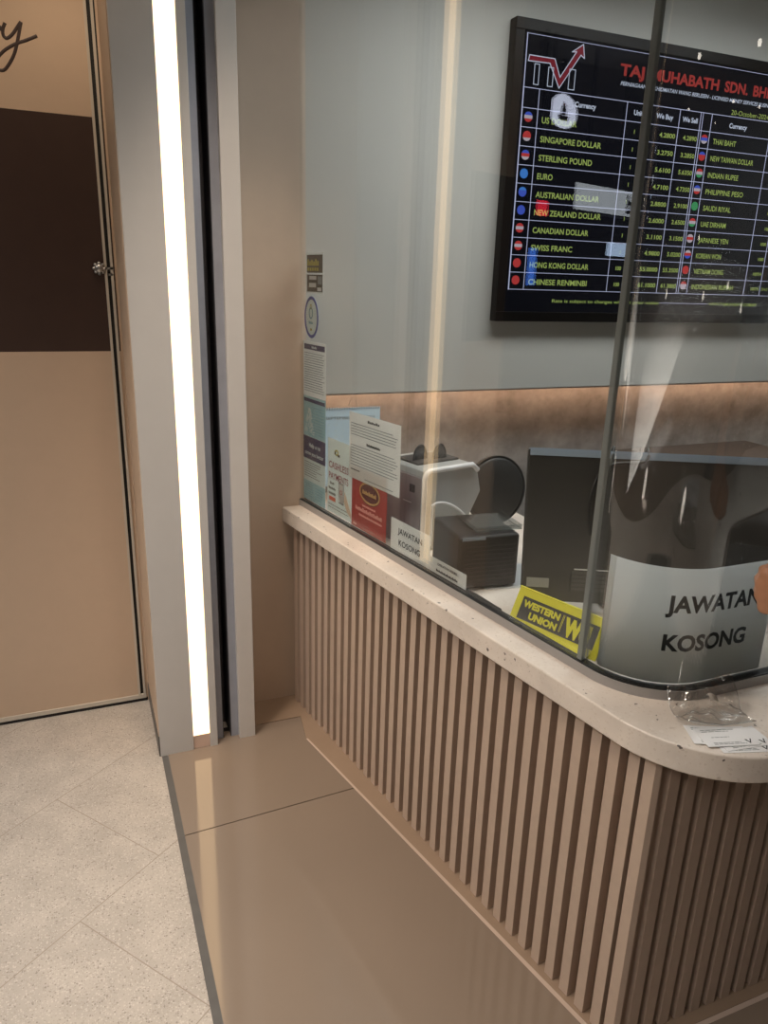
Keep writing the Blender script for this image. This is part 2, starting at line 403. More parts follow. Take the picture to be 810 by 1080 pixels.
# polished apron in front of the counter: dark divider, two tiles with an open joint, tan border with pale inlay
mb = MB(); mb.prism([(.153, 2.296), (.153, -1.6), (.174, -1.6), (.174, 2.296)], 0, .003, 'divider'); struct(mb.build('trim_1'))
def seam(x): return 1.884 + (x - .196) * .056
b0, b1 = V((.650, 2.228, 0)), V((.938, .925, 0)); bd = (b1 - b0)
def bx(y): return b0.x + bd.x * (y - b0.y) / bd.y
mb = MB(); mb.prism([(.174, seam(.174) + .0018), (bx(1.905), seam(bx(1.905)) + .0018), (bx(2.228), 2.228), (bx(2.228) + .02, 2.372), (.174, 2.372)], 0, .003, 'tile'); struct(mb.build('trim_2'))
mb = MB(); mb.prism([(.174, -1.6), (.174, seam(.174) - .0018), (bx(1.905), seam(bx(1.905)) - .0018), (bx(.90), .90), (.975, .868), (XR, .868), (XR, -1.6)], 0, .003, 'tile'); struct(mb.build('trim_3'))
iw = .011
mb = MB(); mb.prism([(bx(2.228), 2.228), (bx(.90), .90), (.975, .868), (XR, .868), (XR, .868 + iw), (.978, .868 + iw), (bx(.90) + iw, .905), (bx(2.228) + iw * .6, 2.23)], 0, .0034, 'inlay'); struct(mb.build('trim_4'))
mb = MB(); mb.prism([(bx(2.228) + .001, 2.2305), (bx(.90) + iw + .001, .906), (.979, .880), (XR, .880), (XR, 1.05), (1.05, 1.05), (P(0, .03).x + .03, 2.53), (.485, 2.53), (.485, 2.376), (bx(2.228) + .0215, 2.376)], 0, .0032, 'border'); struct(mb.build('trim_5'))
mb = MB(); mb.box(.174, 1.2, 1.5, 2.4, -.001, .0006, 'black_gap'); struct(mb.build('trim_6'))

# pilaster with the light strip and the roller shutter channel
mb = MB()
mb.box(.150, .263, 2.300, 2.70, 0, CEIL, 'pilaster')
mb.box(.263, .320, 2.318, 2.70, 0, CEIL, 'pilaster')
mb.box(.320, .346, 2.300, 2.70, 0, CEIL, 'pilaster')
struct(mb.build('wall_pilaster', bevel=.0015))
mb = MB()
mb.box(.346, .371, 2.335, 2.70, 0, CEIL, 'channel'); mb.box(.371, .401, 2.44, 2.70, 0, CEIL, 'slot'); mb.box(.401, .427, 2.335, 2.70, 0, CEIL, 'channel')
mb.box(.371, .3735, 2.337, 2.44, 0, CEIL, 'slot'); mb.box(.3985, .401, 2.337, 2.44, 0, CEIL, 'slot')
struct(mb.build('trim_7'))
mb = MB(); mb.box(.427, .483, 2.312, 2.70, 0, CEIL, 'pilaster2'); struct(mb.build('trim_8', bevel=.0015))
mb = MB(); mb.box(.1475, .150, 2.31, 2.69, 0, CEIL, 'door'); mb.box(.1455, .150, 2.303, 2.69, 0, .075, 'divider'); struct(mb.build('trim_9'))
led = thing('led_strip', (.2915, 2.309, .0), 'tall glowing warm white light strip set in the grey pilaster', 'light')
MB().box(.2635, .3195, 2.304, 2.317, .055, CEIL - .01, 'led').build('diffuser', led)
MB().box(.2635, .3195, 2.304, 2.317, .004, .0545, plain('led_end_cap', (.62, .46, .38), .5)).build('end_cap', led, 'pale pink unlit foot of the light strip')

# niche wall, booth back wall
mb = MB(); mb.box(.483, .7, 2.53, 2.72, 0, CEIL, 'niche'); mb.box(.7, .742, 2.53, 2.72, 0, CEIL, 'niche'); struct(mb.build('wall_niche'))
mb = MB(); mb.box(.742, XR, 2.665, 2.78, 0, CEIL, 'concrete'); struct(mb.build('wall_back'))
mb = MB(); mb.box(.742, XR, YW, 2.664, 1.200, 2.8, 'grey_wall'); struct(mb.build('trim_10', bevel=.001))
mb = MB(); mb.box(XR, XR + .1, .98, 2.72, 0, CEIL, 'grey_wall'); struct(mb.build('wall_booth_right'))
cv = thing('cove_light', (2.1, 2.585, 1.19), 'warm glowing strip tucked under the grey panel along the booth back wall', 'light')
MB().box(.80, XR - .02, 2.592, 2.612, 1.192, 1.1995, 'cove').build('diffuser', cv)
MB().box(.80, XR - .02, 2.586, 2.592, 1.188, 1.1995, 'alu').build('channel', cv)
mb = MB(); mb.box(.60, XR, .9, 2.72, 2.8, 2.84, 'ceiling'); struct(mb.build('trim_11'))

# door of the neighbouring shop
DY = 2.69; XD0 = -.56
dz1, dz2 = 1.343, 2.05
door = MB()
door.box(XD0, .1085, DY, DY + .04, .030, dz1, 'door'); door.box(XD0, .1085, DY, DY + .04, dz1, dz2, 'brown'); door.box(XD0, .1085, DY, DY + .04, dz2, 2.9, 'door')
dr = struct(door.build('door_1'))
t_ = MB(); t_.box(.1085, .1165, DY - .006, DY + .04, .03, 2.9, 'pale_trim'); t_.box(XD0, .137, DY - .006, DY + .04, .014, .030, 'pale_trim'); t_.build('edge_trim', dr)
t_ = MB(); t_.box(.1165, .1275, DY + .004, DY + .04, .03, 2.9, 'black_gap'); t_.box(XD0, .142, DY - .002, DY + .04, 0, .014, 'black_gap'); t_.build('seal', dr)
t_ = MB(); t_.box(.1275, .1355, DY - .006, DY + .04, .03, 2.9, 'pale_trim'); t_.build('frame_strip', dr)
t_ = MB(); t_.box(.1355, .1405, DY, DY + .04, dz1, dz2, 'brown'); t_.box(.1355, .1405, DY, DY + .04, dz2, 2.9, 'black_gap'); t_.box(.1355, .1475, DY, DY + .04, .0, dz1, 'door'); t_.box(.1405, .1475, DY, DY + .04, dz1, 2.9, 'door'); t_.build('frame_edge', dr)
lk = MB(FR((.093, DY, 1.607), (1, 0, 0), (0, 0, 1)))
lk.lathe([(.0, .016), (.011, .016), (.013, .012), (.013, 0)], 'chrome', 16)
for k in range(8): lk.ball((.0155 * cos(k * pi / 4), .0155 * sin(k * pi / 4), .006), .006, 'chrome', n=8)
lk.box(.0, .045, -.0025, .0045, .0, .006, 'chrome'); lk.box(.028, .040, -.022, -.015, -.004, .006, 'chrome')
lo = lk.build('door_lock', dr, 'small silver star-shaped lock knob')
def dpx(x, y): return (-.1345 + (x / 6.23) * .00278, 2.363 - .0009 - (y / 6.23) * .00262)
def smooth_path(pts, n=6):
    out_ = []
    for i in range(len(pts) - 1):
        p0 = pts[max(i - 1, 0)]; p1 = pts[i]; p2 = pts[i + 1]; p3 = pts[min(i + 2, len(pts) - 1)]
        for k in range(n):
            t = k / n
            out_.append(tuple(.5 * (2 * b_ + (c - a) * t + (2 * a - 5 * b_ + 4 * c - d) * t * t + (3 * b_ - a - 3 * c + d) * t ** 3) for a, b_, c, d in zip(p0, p1, p2, p3)))
    out_.append(pts[-1]); return out_
wr = MB(FR((0, DY, 0), (1, 0, 0), (0, 0, 1)))
for st in ([(-75, 330), (-50, 270), (-35, 232), (-38, 262), (-20, 252), (0, 245), (28, 240), (36, 262)],
           [(62, 213), (46, 250), (44, 288), (62, 305), (95, 280), (130, 232), (157, 193)],
           [(157, 193), (142, 250), (120, 330), (95, 400), (60, 462), (25, 503), (-10, 503), (-30, 478), (-5, 432), (45, 378), (110, 333), (180, 300), (245, 265)]):
    wr.tube([(*dpx(*p), 0) for p in smooth_path(st)], .0045, 'letter', 8, flat=.35)
wr.build('lettering', dr, 'dark handwritten style letters ending in y')
mb = MB(); mb.box(XD0, .35, DY + .04, 2.85, 0, CEIL, 'wall_tan'); mb.box(XD0, .1475, DY, DY + .04, 2.9, CEIL, 'wall_tan'); struct(mb.build('wall_door_side'))

# ------------------------------------------------------------------ counter
base = thing('reception_counter', P(.8, .2), 'counter base clad in vertical tan slats under the pale stone top', 'counter')
pitch, sw, sd = .0484, .0262, .026
sp = MB()
for k in range(0, 33):
    s1 = k * pitch
    sp.prism([tuple(P(s1 - sw, 0).xy), tuple(P(s1, 0).xy), tuple(P(s1, sd).xy), tuple(P(s1 - sw, sd).xy)], .004, ZC0, 'slat')
sp.prism([tuple(P(1.560, .0).xy), tuple(P(1.585, .0).xy), (P(1.585, 0).x + .012, .905), (P(1.56, .026).x + .004, .93)], .004, ZC0, 'slat')
sp.build('slat_panel', base)
sp = MB(); x = 1.023 - .026 + .022
x = .997
while x < XR - .05:
    sp.prism([(x, .905), (x + .026, .905), (x + .026, .931), (x, .931)], .004, ZC0, 'slat'); x += .0462
sp.build('slat_panel', base, 'slats turning the corner, in shade')
bk = MB()
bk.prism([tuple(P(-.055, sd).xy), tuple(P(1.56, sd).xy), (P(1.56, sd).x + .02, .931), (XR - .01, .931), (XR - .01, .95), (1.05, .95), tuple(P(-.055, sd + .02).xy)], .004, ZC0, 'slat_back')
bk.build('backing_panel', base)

top = MB()
po = path(-.030, .775, .25, -.058, XR - .01, 30)
inner = [V((XR - .01, 1.55, 0)), V((1.75, 1.55, 0)), V((1.45, 1.75, 0)), V((1.45, 2.53, 0))]
pts = [(p.x, p.y) for p in po] + [(p.x, p.y) for p in inner] 
pts[0] = (pts[0][0], 2.527); pts[-1] = (1.45, 2.66); pts.append((.745, 2.66)); pts.append((.745, 2.527))
top.prism(pts, ZC0, ZC1, 'stone')
tag(top.build('countertop', bevel=.004), 'pale speckled stone worktop with a rounded corner above the slats', 'countertop')

# glass on an aluminium channel
fo = resample(path(.036, .981, .18, -.058, XR - .02), .03)
fi = [p for p in resample(path(.062, 1.007, .154, -.058, XR - .02), .03)]
def same(po, pi_, n=120):
    def lens(p):
        L = [0.]
        for a, b_ in zip(p, p[1:]): L.append(L[-1] + (b_ - a).length)
        return L
    def at(p, L, t):
        d = t * L[-1]
        for i in range(len(L) - 1):
            if L[i + 1] >= d: return p[i].lerp(p[i + 1], (d - L[i]) / max(1e-9, L[i + 1] - L[i]))
        return p[-1]
    return po, pi_
def offpath(o, yr, R, s0, x1, n=28): return path(o, yr, R, s0, x1, n)
mb = MB(); band(mb, offpath(.036, .981, .18, -.058, XR - .02), offpath(.062, 1.007, .154, -.058, XR - .02), ZC1, ZC1 + .021, 'alu'); 
struct(mb.build('trim_12'))
mb = MB(); band(mb, offpath(.0385, .9835, .1775, -.058, XR - .02), offpath(.0595, 1.0045, .1565, -.058, XR - .02), ZC1 + .021, ZC1 + .0236, 'alu_dark'); struct(mb.build('trim_13'))
GT = 2.8; GZ = ZC1 + .0238
SJ = 1.331
mb = MB(); band(mb, [P(-.058, .043), P(SJ - .004, .043)], [P(-.058, .053), P(SJ - .004, .053)], GZ, GT, 'glass'); struct(mb.build('window_1'))
ga = offpath(.043, .988, .173, SJ + .004, XR - .02, 32); gb = offpath(.053, .998, .163, SJ + .004, XR - .02, 32)
mb = MB(); band(mb, ga, gb, GZ, GT, 'glass', True); o_ = struct(mb.build('window_2'))
o_.data.polygons.foreach_set('use_smooth', [abs(p.normal.z) < .5 and p.area > 0 for p in o_.data.polygons])
mb = MB(); q = [P(SJ - .0075, .0415), P(SJ + .0075, .0415), P(SJ + .0075, .0545), P(SJ - .0075, .0545)]
mb.prism([tuple(p.xy) for p in q], GZ, GT, 'joint'); struct(mb.build('trim_14', bevel=.003))

# ------------------------------------------------------------------ exchange rate board (large wall screen)
TX0, TX1, TZ0, TZ1, TY = 1.470, 3.245, 1.462, 2.458, 2.500
tv = thing('exchange_rate_board', ((TX0 + TX1) / 2, 2.52, TZ0), 'large black wall screen listing currency exchange rates', 'screen')
F = FR((0, TY, 0), (1, 0, 0), (0, 0, 1))
t_ = MB(); t_.box(TX0, TX1, TY + .004, 2.539, TZ0, TZ1, 'bezel')
bw = .036
t_.box(TX0, TX1, TY - .004, TY + .004, TZ1 - bw, TZ1, 'bezel'); t_.box(TX0, TX1, TY - .004, TY + .004, TZ0, TZ0 + bw, 'bezel')
t_.box(TX0, TX0 + bw, TY - .004, TY + .004, TZ0 + bw, TZ1 - bw, 'bezel'); t_.box(TX1 - bw, TX1, TY - .004, TY + .004, TZ0 + bw, TZ1 - bw, 'bezel')
t_.build('bezel', tv, bevel=.002)
t_ = MB(); t_.box(TX0 + bw, TX1 - bw, TY, TY + .004, TZ0 + bw, TZ1 - bw, 'screen'); t_.build('display', tv)
LW = .0019
g = MB(F)
rows = [2.251] + [2.188 - .0609 * k for k in range(11)]
colL = [1.518, 1.583, 1.966, 2.060, 2.217, 2.320]; colR = [2.376, 2.691, 2.783, 2.93, 3.035, 3.195]
def ln(x0, y0, x1, y1, w=LW): g.box(min(x0, x1) - w / 2, max(x0, x1) + w / 2, min(y0, y1) - w / 2, max(y0, y1) + w / 2, .0002, .0012, 'px_line')
for r_ in rows: ln(1.518, r_, 3.195, r_)
for c_ in colL + [2.331] + colR: ln(c_, rows[0], c_, rows[-1])
ln(1.518, 2.251, 1.518, 2.414, .003); ln(1.518, 2.414, 3.195, 2.414, .0012); ln(1.518, rows[-1], 1.518, 2.251, .004)
ln(2.24, 1.540, 2.50, 1.540, .0016)
g.build('grid_lines', tv)
for s_, x0, x1 in (('TAJ', 1.917, 2.027), ('MUHABATH', 2.062, 2.388), ('SDN.', 2.418, 2.538), ('BHD.', 2.566, 2.69)):
    tt = MB(F); tt.text(s_, x0, 2.334, .037, 'px_red', width=x1 - x0, bold=.035, z=.001); tt.build('title_word', tv, 'red company title')
tt = MB(F); tt.text('PERNIAGAAN PERKHIDMATAN WANG BERLESEN - LICENSED MONEY SERVICES BUSINESS', 1.925, 2.301, .0135, 'px_white', width=.76, shear=.25, bold=.012, z=.001); tt.build('subtitle', tv)
lg = MB(F)
def outline(pts, w, mat, z=.0016):
    n = len(pts)
    for i in range(n):
        a = V(pts[i]); b_ = V(pts[(i + 1) % n]); d = (b_ - a).normalized() * (w / 2); p_ = V((-d.y, d.x))
        lg.prism([tuple(a - d + p_), tuple(b_ + d + p_), tuple(b_ + d - p_), tuple(a - d - p_)], .0004, z, mat)
chk = [(1.528, 2.332), (1.532, 2.350), (1.635, 2.350), (1.662, 2.296), (1.722, 2.382), (1.704, 2.380), (1.748, 2.408), (1.757, 2.366), (1.741, 2.374), (1.662, 2.262), (1.616, 2.334)]
lg.prism(chk[:3] + chk[3:4] + chk[9:], .0002, .0008, 'px_redfill'); lg.prism(chk[3:5] + chk[8:10], .0002, .0008, 'px_redfill'); lg.prism(chk[5:8], .0002, .0008, 'px_redfill')
outline(chk, .0028, 'px_white')
for x0, x1, h in ((1.556, 1.575, 2.326), (1.613, 1.633, 2.322), (1.700, 1.725, 2.326)): outline([(x0, 2.263), (x1, 2.263), (x1, h), (x0, h)], .0024, 'px_white', .0012)
lg.build('logo', tv, 'red arrow logo with white outlined letters')
def tpart(name, *a, **k):
    m = MB(F); m.text(*a, **k); return m.build(name, tv)
for s_, x_ in (('Currency', 1.735), ('Unit', 2.0), ('We Buy', 2.105), ('We Sell', 2.232), ('Currency', 2.47), ('Unit', 2.715), ('We Buy', 2.82), ('We Sell', 2.945)):
    tpart('heading', s_, x_, 2.211, .0175, 'px_white', bold=.03, z=.001, width=None if s_ != 'We Sell' else .075)
tpart('footnote', 'Rate is subject to changes without prior notice', 1.716, 1.534, .0125, 'px_green', width=.52, bold=.008, z=.001)
tpart('footnote', 'WWW.TAJMUHABATH.COM.MY', 2.505, 1.534, .0120, 'px_green', width=.275, bold=.004, z=.001)
tpart('date', '20-October-2024', 2.47, 2.258, .018, 'px_green', width=.20, z=.001)
L_ = [('US DOLLAR', '1', '4.2800', '4.2890'), ('SINGAPORE DOLLAR', '1', '3.2750', '3.2850'), ('STERLING POUND', '1', '5.6100', '5.6350'), ('EURO', '1', '4.7100', '4.7350'), ('AUSTRALIAN DOLLAR', '1', '2.8800', '2.9100'), ('NEW ZEALAND DOLLAR', '1', '2.6000', '2.6500'), ('CANADIAN DOLLAR', '1', '3.1100', '3.1500'), ('SWISS FRANC', '1', '4.9800', '5.0200'), ('HONG KONG DOLLAR', '100', '55.0000', '55.3500'), ('CHINESE RENMINBI', '100', '61.1000', '61.3800')]
R_ = [('THAI BAHT', '100'), ('NEW TAIWAN DOLLAR', '100'), ('INDIAN RUPEE', '100'), ('PHILIPPINE PESO', '100'), ('SAUDI RIYAL', '100'), ('UAE DIRHAM', '100'), ('JAPANESE YEN', '1000'), ('KOREAN WON', '1000'), ('VIETNAM DONG', '100TH'), ('INDONESIAN RUPIAH', '100TH')]
for k in range(10):
    z_ = rows[k + 1] - .0425
    a, b_, c_, d_ = L_[k]
    tpart('currency_name', a, 1.602, z_, .0205, 'px_green', bold=.018, z=.001, width=len(a) * .01665)
    tpart('unit_value', b_, 2.012, z_ + .003, .0145, 'px_green', bold=.02, z=.001, align='CENTER')
    tpart('rate_value', c_, 2.207, z_ + .003, .0165, 'px_green', bold=.02, z=.001, align='RIGHT', width=len(c_) * .0128); tpart('rate_value', d_, 2.315, z_ + .003, .0165, 'px_green', bold=.015, z=.001, align='RIGHT', width=len(d_) * .0115)
    a, b_ = R_[k]
    tpart('currency_name', a, 2.398, z_ + .001, .0200, 'px_green', bold=.012, z=.001, width=len(a) * .0134); tpart('unit_value', b_, 2.775, z_ + .003, .0130, 'px_green', bold=.015, z=.001, align='RIGHT')
tpart('rate_value', '274.0', 2.79, rows[10] - .04, .0125, 'px_green', z=.001)
def flag(cx, cz, cols):
    r_ = .0165; fl = MB(F)
    for j in range(3):
        y0 = cz + r_ * (1 - 2 * j / 3.); y1 = cz + r_ * (1 - 2 * (j + 1) / 3.)
        pp = []
        for q_ in range(7):
            y_ = y0 + (y1 - y0) * q_ / 6; pp.append((cx + sqrt(max(0, r_ * r_ - (y_ - cz) ** 2)), y_))
        pp += [(2 * cx - x_, y_) for x_, y_ in reversed(pp)]
        fl.prism(pp, .0002, .0012, cols[j])
    fl.build('flag_icon', tv)
w, r, bl, lb, gr = 'px_flag_white', 'px_flag_red', 'px_blue', 'px_flag_lblue', 'px_flag_green'
FL = [(bl, w, r), (r, r, w), (bl, r, w), (lb, lb, lb), (lb, bl, bl), (bl, bl, bl), (r, w, r), (r, w, r), (r, r, r), (r, r, r)]
FRt = [(r, bl, w), (bl, r, r), (r, w, gr), (bl, w, r), (gr, gr, gr), (r, w, gr), (w, r, w), (w, r, bl), (r, r, r), (r, w, w)]
for k in range(10):
    flag(1.546, rows[k + 1] - .028, FL[k]); flag(2.353, rows[k + 1] - .028, FRt[k])

# ------------------------------------------------------------------ papers on the glass
IN = .0533       # inner glass face offset
def GF(s, z, o=IN): return FR(P(s, o + .0006, z), U, (0, 0, 1))     # local z points out to the visitor
def lines(mb, x0, x1, y0, y1, n, mat='ink_grey', h=.0016, ragged=.12, z=.0009):
    for k in range(n):
        y = y1 - (y1 - y0) * (k + .5) / n
        x = x0; xe = x1 - random.random() * ragged * (x1 - x0)
        while x < xe:
            w_ = .004 + random.random() * .010; w_ = min(w_, xe - x)
            mb.box(x, x + w_, y - h / 2, y + h / 2, 0, z, mat); x += w_ + .0018

# far left column of leaflets
def sheet(name, s0, s1, z0, z1, mat, label, cat='notice', group=None, tilt=0.):
    F_ = GF(s0, z0, IN + (.0035 if cat == 'poster' else 0)); w_ = s1 - s0
    r_ = thing(name, P((s0 + s1) / 2, IN + .0006, z0), label, cat, group)
    m_ = MB(F_); m_.box(0, w_, 0, z1 - z0, -.0005, 0, mat); m_.build('sheet', r_)
    return r_, F_, w_, z1 - z0
WL = -.050
r_, F_, w_, h_ = sheet('notice_sheet', WL, .118, 1.205, 1.392, 'paper', 'white notice with navy heading taped to the glass below the oval sticker')
m_ = MB(F_); m_.box(.008, w_ - .008, h_ - .028, h_ - .010, 0, .0006, 'navy'); m_.text('~NOTICE', w_ / 2, h_ - .023, .008, 'ink_pale', z=.0009, align='CENTER'); m_.build('heading', r_, 'navy heading bar')
m_ = MB(F_); lines(m_, .01, w_ - .01, .014, h_ - .036, 17, 'ink_grey', .0022); m_.build('body_text', r_)
r_, F_, w_, h_ = sheet('leaflet', WL, .118, 1.062, 1.204, 'teal2', 'teal blue leaflet with a pale tree, just above the navy banner leaflet')
m_ = MB(F_); m_.box(.006, w_ - .006, h_ - .020, h_ - .008, 0, .0006, 'navy'); lines(m_, .07, w_ - .008, .01, h_ - .03, 10, 'teal', .0025); m_.build('heading', r_, 'navy heading bar')
m_ = MB(F_)
for k in range(70):
    t = random.random(); y = .012 + t * .085; x_ = .045 + (random.random() - .5) * .075 * (1 - t * .8)
    m_.ring((x_, y), .0028, .0045, 'ink_pale', 0, .0007, n=10)
m_.build('tree_motif', r_, 'pale tree motif of small circles')
r_, F_, w_, h_ = sheet('leaflet', WL, .118, .826, 1.061, 'paper_aqua', 'leaflet with navy banner Help us to serve you better, above the counter end')
m_ = MB(F_); m_.box(0, w_, h_ - .082, h_, 0, .0006, 'navy'); m_.build('banner', r_, 'navy banner')
m_ = MB(F_); m_.text('Help us to', w_ / 2 + .004, h_ - .036, .015, 'ink_pale', z=.0010, align='CENTER', bold=.01); m_.text('serve you better', w_ / 2, h_ - .066, .015, 'ink_pale', z=.0010, align='CENTER', width=w_ - .024, bold=.01); m_.build('banner_text', r_, 'pale slogan')
m_ = MB(F_); lines(m_, .008, w_ - .008, .085, h_ - .090, 7, 'ink_grey', .0022, .4); m_.build('body_text', r_)
m_ = MB(F_); m_.box(0, w_, 0, .072, 0, .0005, 'teal2'); lines(m_, .012, w_ * .5, .012, .064, 6, 'teal', .003, .3); lines(m_, w_ * .55, w_ - .01, .012, .06, 5, 'teal', .003, .3); m_.build('footer', r_, 'teal footer')
# stickers
F_ = GF(-.030, 1.548)
r_ = thing('sticker', P(.03, IN + .0006, 1.548), 'small black and olive square sticker with white border high on the glass', 'sticker')
m_ = MB(F_); m_.box(0, .128, 0, .130, -.0005, 0, 'paper'); m_.build('backing', r_)
m_ = MB(F_); m_.box(.010, .122, .066, .122, 0, .0006, 'black_soft'); m_.box(.010, .122, .006, .060, 0, .0006, 'black_soft'); m_.build('dark_panels', r_)
m_ = MB(F_); m_.text('~PENANG', .014, .088, .020, 'olive', z=.001, width=.085, bold=.02)
for k in range(5): m_.box(.014 + k * .017, .026 + k * .017, .072, .082, .0006, .0010, 'olive')
for x0, x1, y0, y1 in ((.028, .078, .044, .056), (.026, .076, .020, .034), (.086, .114, .009, .020), (.09, .118, .03, .055)): m_.box(x0, x1, y0, y1, .0006, .0010, 'paper' if y1 < .054 or x0 < .05 else 'ink_grey')
m_.build('print', r_)
r_ = thing('sticker', P(.02, IN + .0006, 1.40), 'oval blue ringed sticker with green emblem below the black sticker', 'sticker')
F_ = GF(.012, 1.471)
m_ = MB(F_); m_.prism([(.052 * cos(k * pi / 20), .068 * sin(k * pi / 20)) for k in range(40)], -.0005, 0, 'paper_aqua'); m_.build('backing', r_)
m_ = MB(F_); m_.ring((0, 0), .042, .052, 'blue_ring', 0, .0008, 1.31); m_.build('rim', r_, 'blue rim')
m_ = MB(F_); m_.ring((-.004, .014), .010, .015, 'teal', 0, .0008, 1.3); m_.ring((-.004, .034), .004, .007, 'olive', 0, .0008, 1.2, 16); m_.text('~TERA', -.004, -.022, .010, 'teal', z=.0009, align='CENTER', bold=.01); m_.box(-.008, .002, -.044, -.036, 0, .0008, 'olive'); m_.build('emblem', r_)

# cashless poster
r_, F_, w_, h_ = sheet('poster', .128, .297, .826, 1.085, 'paper_aqua', 'pale poster reading Cashless Payments on the glass right of the navy banner leaflet', 'poster')
m_ = MB(F_); m_.text('CASHLESS', .012, .158, .024, 'ink_red', width=.135, z=.001, bold=.006); m_.text('PAYMENTS', .012, .120, .024, 'ink_red', width=.135, z=.001, bold=.006); m_.build('headline', r_, 'maroon headline')
m_ = MB(F_); m_.ring((.064, .216), .008, .013, 'olive', 0, .0008, .8, 16); m_.box(.050, .058, .208, .218, 0, .0008, 'ink'); m_.box(.072, .086, .204, .212, 0, .0008, 'ink'); m_.build('crest', r_, 'small gold and black crest')
for k, s_ in enumerate(('~NOW', '~ACCEPTED', '~AT COUNTER')): m_ = MB(F_); m_.text(s_, .035, .100 - k * .018, .009, 'ink_grey', z=.001, align='CENTER', width=min(.05, .0075 * len(s_))); m_.build('caption', r_)
m_ = MB(F_); lines(m_, .008, w_ - .02, .012, .034, 2, 'ink_grey', .0025); m_.build('small_text', r_)
m_ = MB(F_); m_.box(.014, .058, .030 + .012, .050 + .006, 0, .0008, 'red_lbl'); m_.build('red_button', r_, 'orange red label')
m_ = MB(F_); m_.box(.080, .116, .045, .118, 0, .0006, 'ink_grey'); m_.box(.083, .113, .050, .114, .0006, .0009, 'paper'); m_.ring((.098, .086), .006, .008, 'red_lbl', .0006, .0012, 1, 16); m_.build('phone_picture', r_, 'outline drawing of a phone')
m_ = MB(F_); m_.prism([(.122, .095), (.140, .070), (.168, .030), (.168, .014), (.140, .028), (.118, .060)], 0, .0008, 'skin_tan'); m_.build('hand_picture', r_, 'beige drawing of a hand')

# red poster
r_, F_, w_, h_ = sheet('poster', .298, .512, .823, 1.03, 'red', 'red poster with gold oval ring on the glass under the typed letter', 'poster')
m_ = MB(F_); m_.prism([(.112 + .062 * cos(k * pi / 20), .130 + .036 * sin(k * pi / 20)) for k in range(40)], 0, .0005, 'maroon'); m_.ring((.112, .132), .056, .062, 'gold', .0003, .0010, .56); m_.text('~MONEYGRAM', .112, .125, .013, 'gold', z=.0012, align='CENTER', width=.085); m_.build('emblem', r_, 'gold oval ring on maroon')
for s_, x_, y_, h2, w2 in (('~KEDAI PENUKARAN', .026, .062, .013, .165), ('~WANG BERLESEN', .07, .082, .006, .08), ('~LICENSED MONEY CHANGER', .05, .046, .007, .14)): m_ = MB(F_); m_.text(s_, x_, y_, h2, 'pinkprint', width=w2, z=.001); m_.build('text_line', r_, 'pink lettering')
m_ = MB(F_); m_.box(.012, .035, .008, .014, 0, .0008, 'pinkprint'); m_.build('small_mark', r_)

# typed letter (A4 landscape), in front of the poster edge
s0 = .283; F_ = GF(s0, .984, IN + .0006) @ Matrix.Rotation(radians(.8), 4, 'Z')
r_ = thing('letter_sheet', P(s0 + .15, IN + .002, .97), 'white typed letter taped to the glass over the top of the red poster', 'notice')
m_ = MB(F_); m_.box(0, .300, 0, .214, -.0005, 0, 'paper'); m_.build('sheet', r_)
for s_, y_, w2 in (('~NOTICE', .192, .07), ('~ANNOUNCEMENT', .120, .08)): m_ = MB(F_); m_.text(s_, .15, y_, .008, 'ink', z=.001, align='CENTER', width=w2, bold=.02); m_.build('heading', r_)
m_ = MB(F_); lines(m_, .012, .288, .140, .184, 5, 'ink_grey', .0022)
lines(m_, .012, .288, .042, .114, 8, 'ink_grey', .0022); lines(m_, .012, .07, .025, .035, 1, 'ink', .003); lines(m_, .1, .28, .006, .016, 1, 'ink_grey', .002); m_.build('typed_text', r_, 'black typed lines')

# small vacancy card and label card, standing just behind the glass
r_, F_, w_, h_ = sheet('vacancy_card', .545, .749, .823, .921, 'paper', 'small white card reading Jawatan Kosong on the glass in front of the black printer', 'card')
for s_, x_, y_, w2 in (('JAWATAN', .040, .058, .125), ('KOSONG', .046, .022, .112)): m_ = MB(F_); m_.text(s_, x_, y_, .0185, 'ink', width=w2, z=.001, bold=.01); m_.build('word', r_, 'black lettering')
r_, F_, w_, h_ = sheet('label_card', .753, .916, .823, .866, 'paper', 'low white card with two printed lines next to the small vacancy card', 'card')
for s_, x_, y_, w2 in (('OPERATION HOURS', .035, .027, .088), ('~MONDAY TO SUNDAY', .030, .008, .098)): m_ = MB(F_); m_.text(s_, x_, y_, .007, 'ink', width=w2, z=.001, bold=.02); m_.build('text_line', r_, 'black lettering')

# big vacancy sheet curved inside the rounded glass
yr_p, R_p, o_p = 1.0005, .1605, .0555
pth = path(o_p, yr_p, R_p, 1.385, 1.30, 40); pth = resample(pth, .004)
LL = [0.]
for a, b_ in zip(pth, pth[1:]): LL.append(LL[-1] + (b_ - a).length)
def bend_pt(t, z, d=0.):
    t = max(0, min(t, LL[-1])); i = 0
    while i < len(LL) - 2 and LL[i + 1] < t: i += 1
    p = pth[i].lerp(pth[i + 1], (t - LL[i]) / max(1e-9, LL[i + 1] - LL[i])); tg = (pth[i + 1] - pth[i]).normalized(); nn = V((tg.y, -tg.x, 0))
    if nn.dot(-N) < 0 and nn.y > 0: nn = -nn
    q = p + nn * d; return V((q.x, q.y, z))
PW = LL[-1]; PZ0, PZ1 = .826, 1.078
big = thing('vacancy_sheet', bend_pt(PW / 2, PZ0), 'large curved white sheet reading Jawatan Kosong inside the rounded glass corner', 'sign')
m_ = MB(); n_ = 60; vs = []
for k in range(n_ + 1):
    t = PW * k / n_
    for d in (0, -.0006):
        for z_ in (PZ0, PZ1): vs.append(bend_pt(t, z_, d))
fs = []
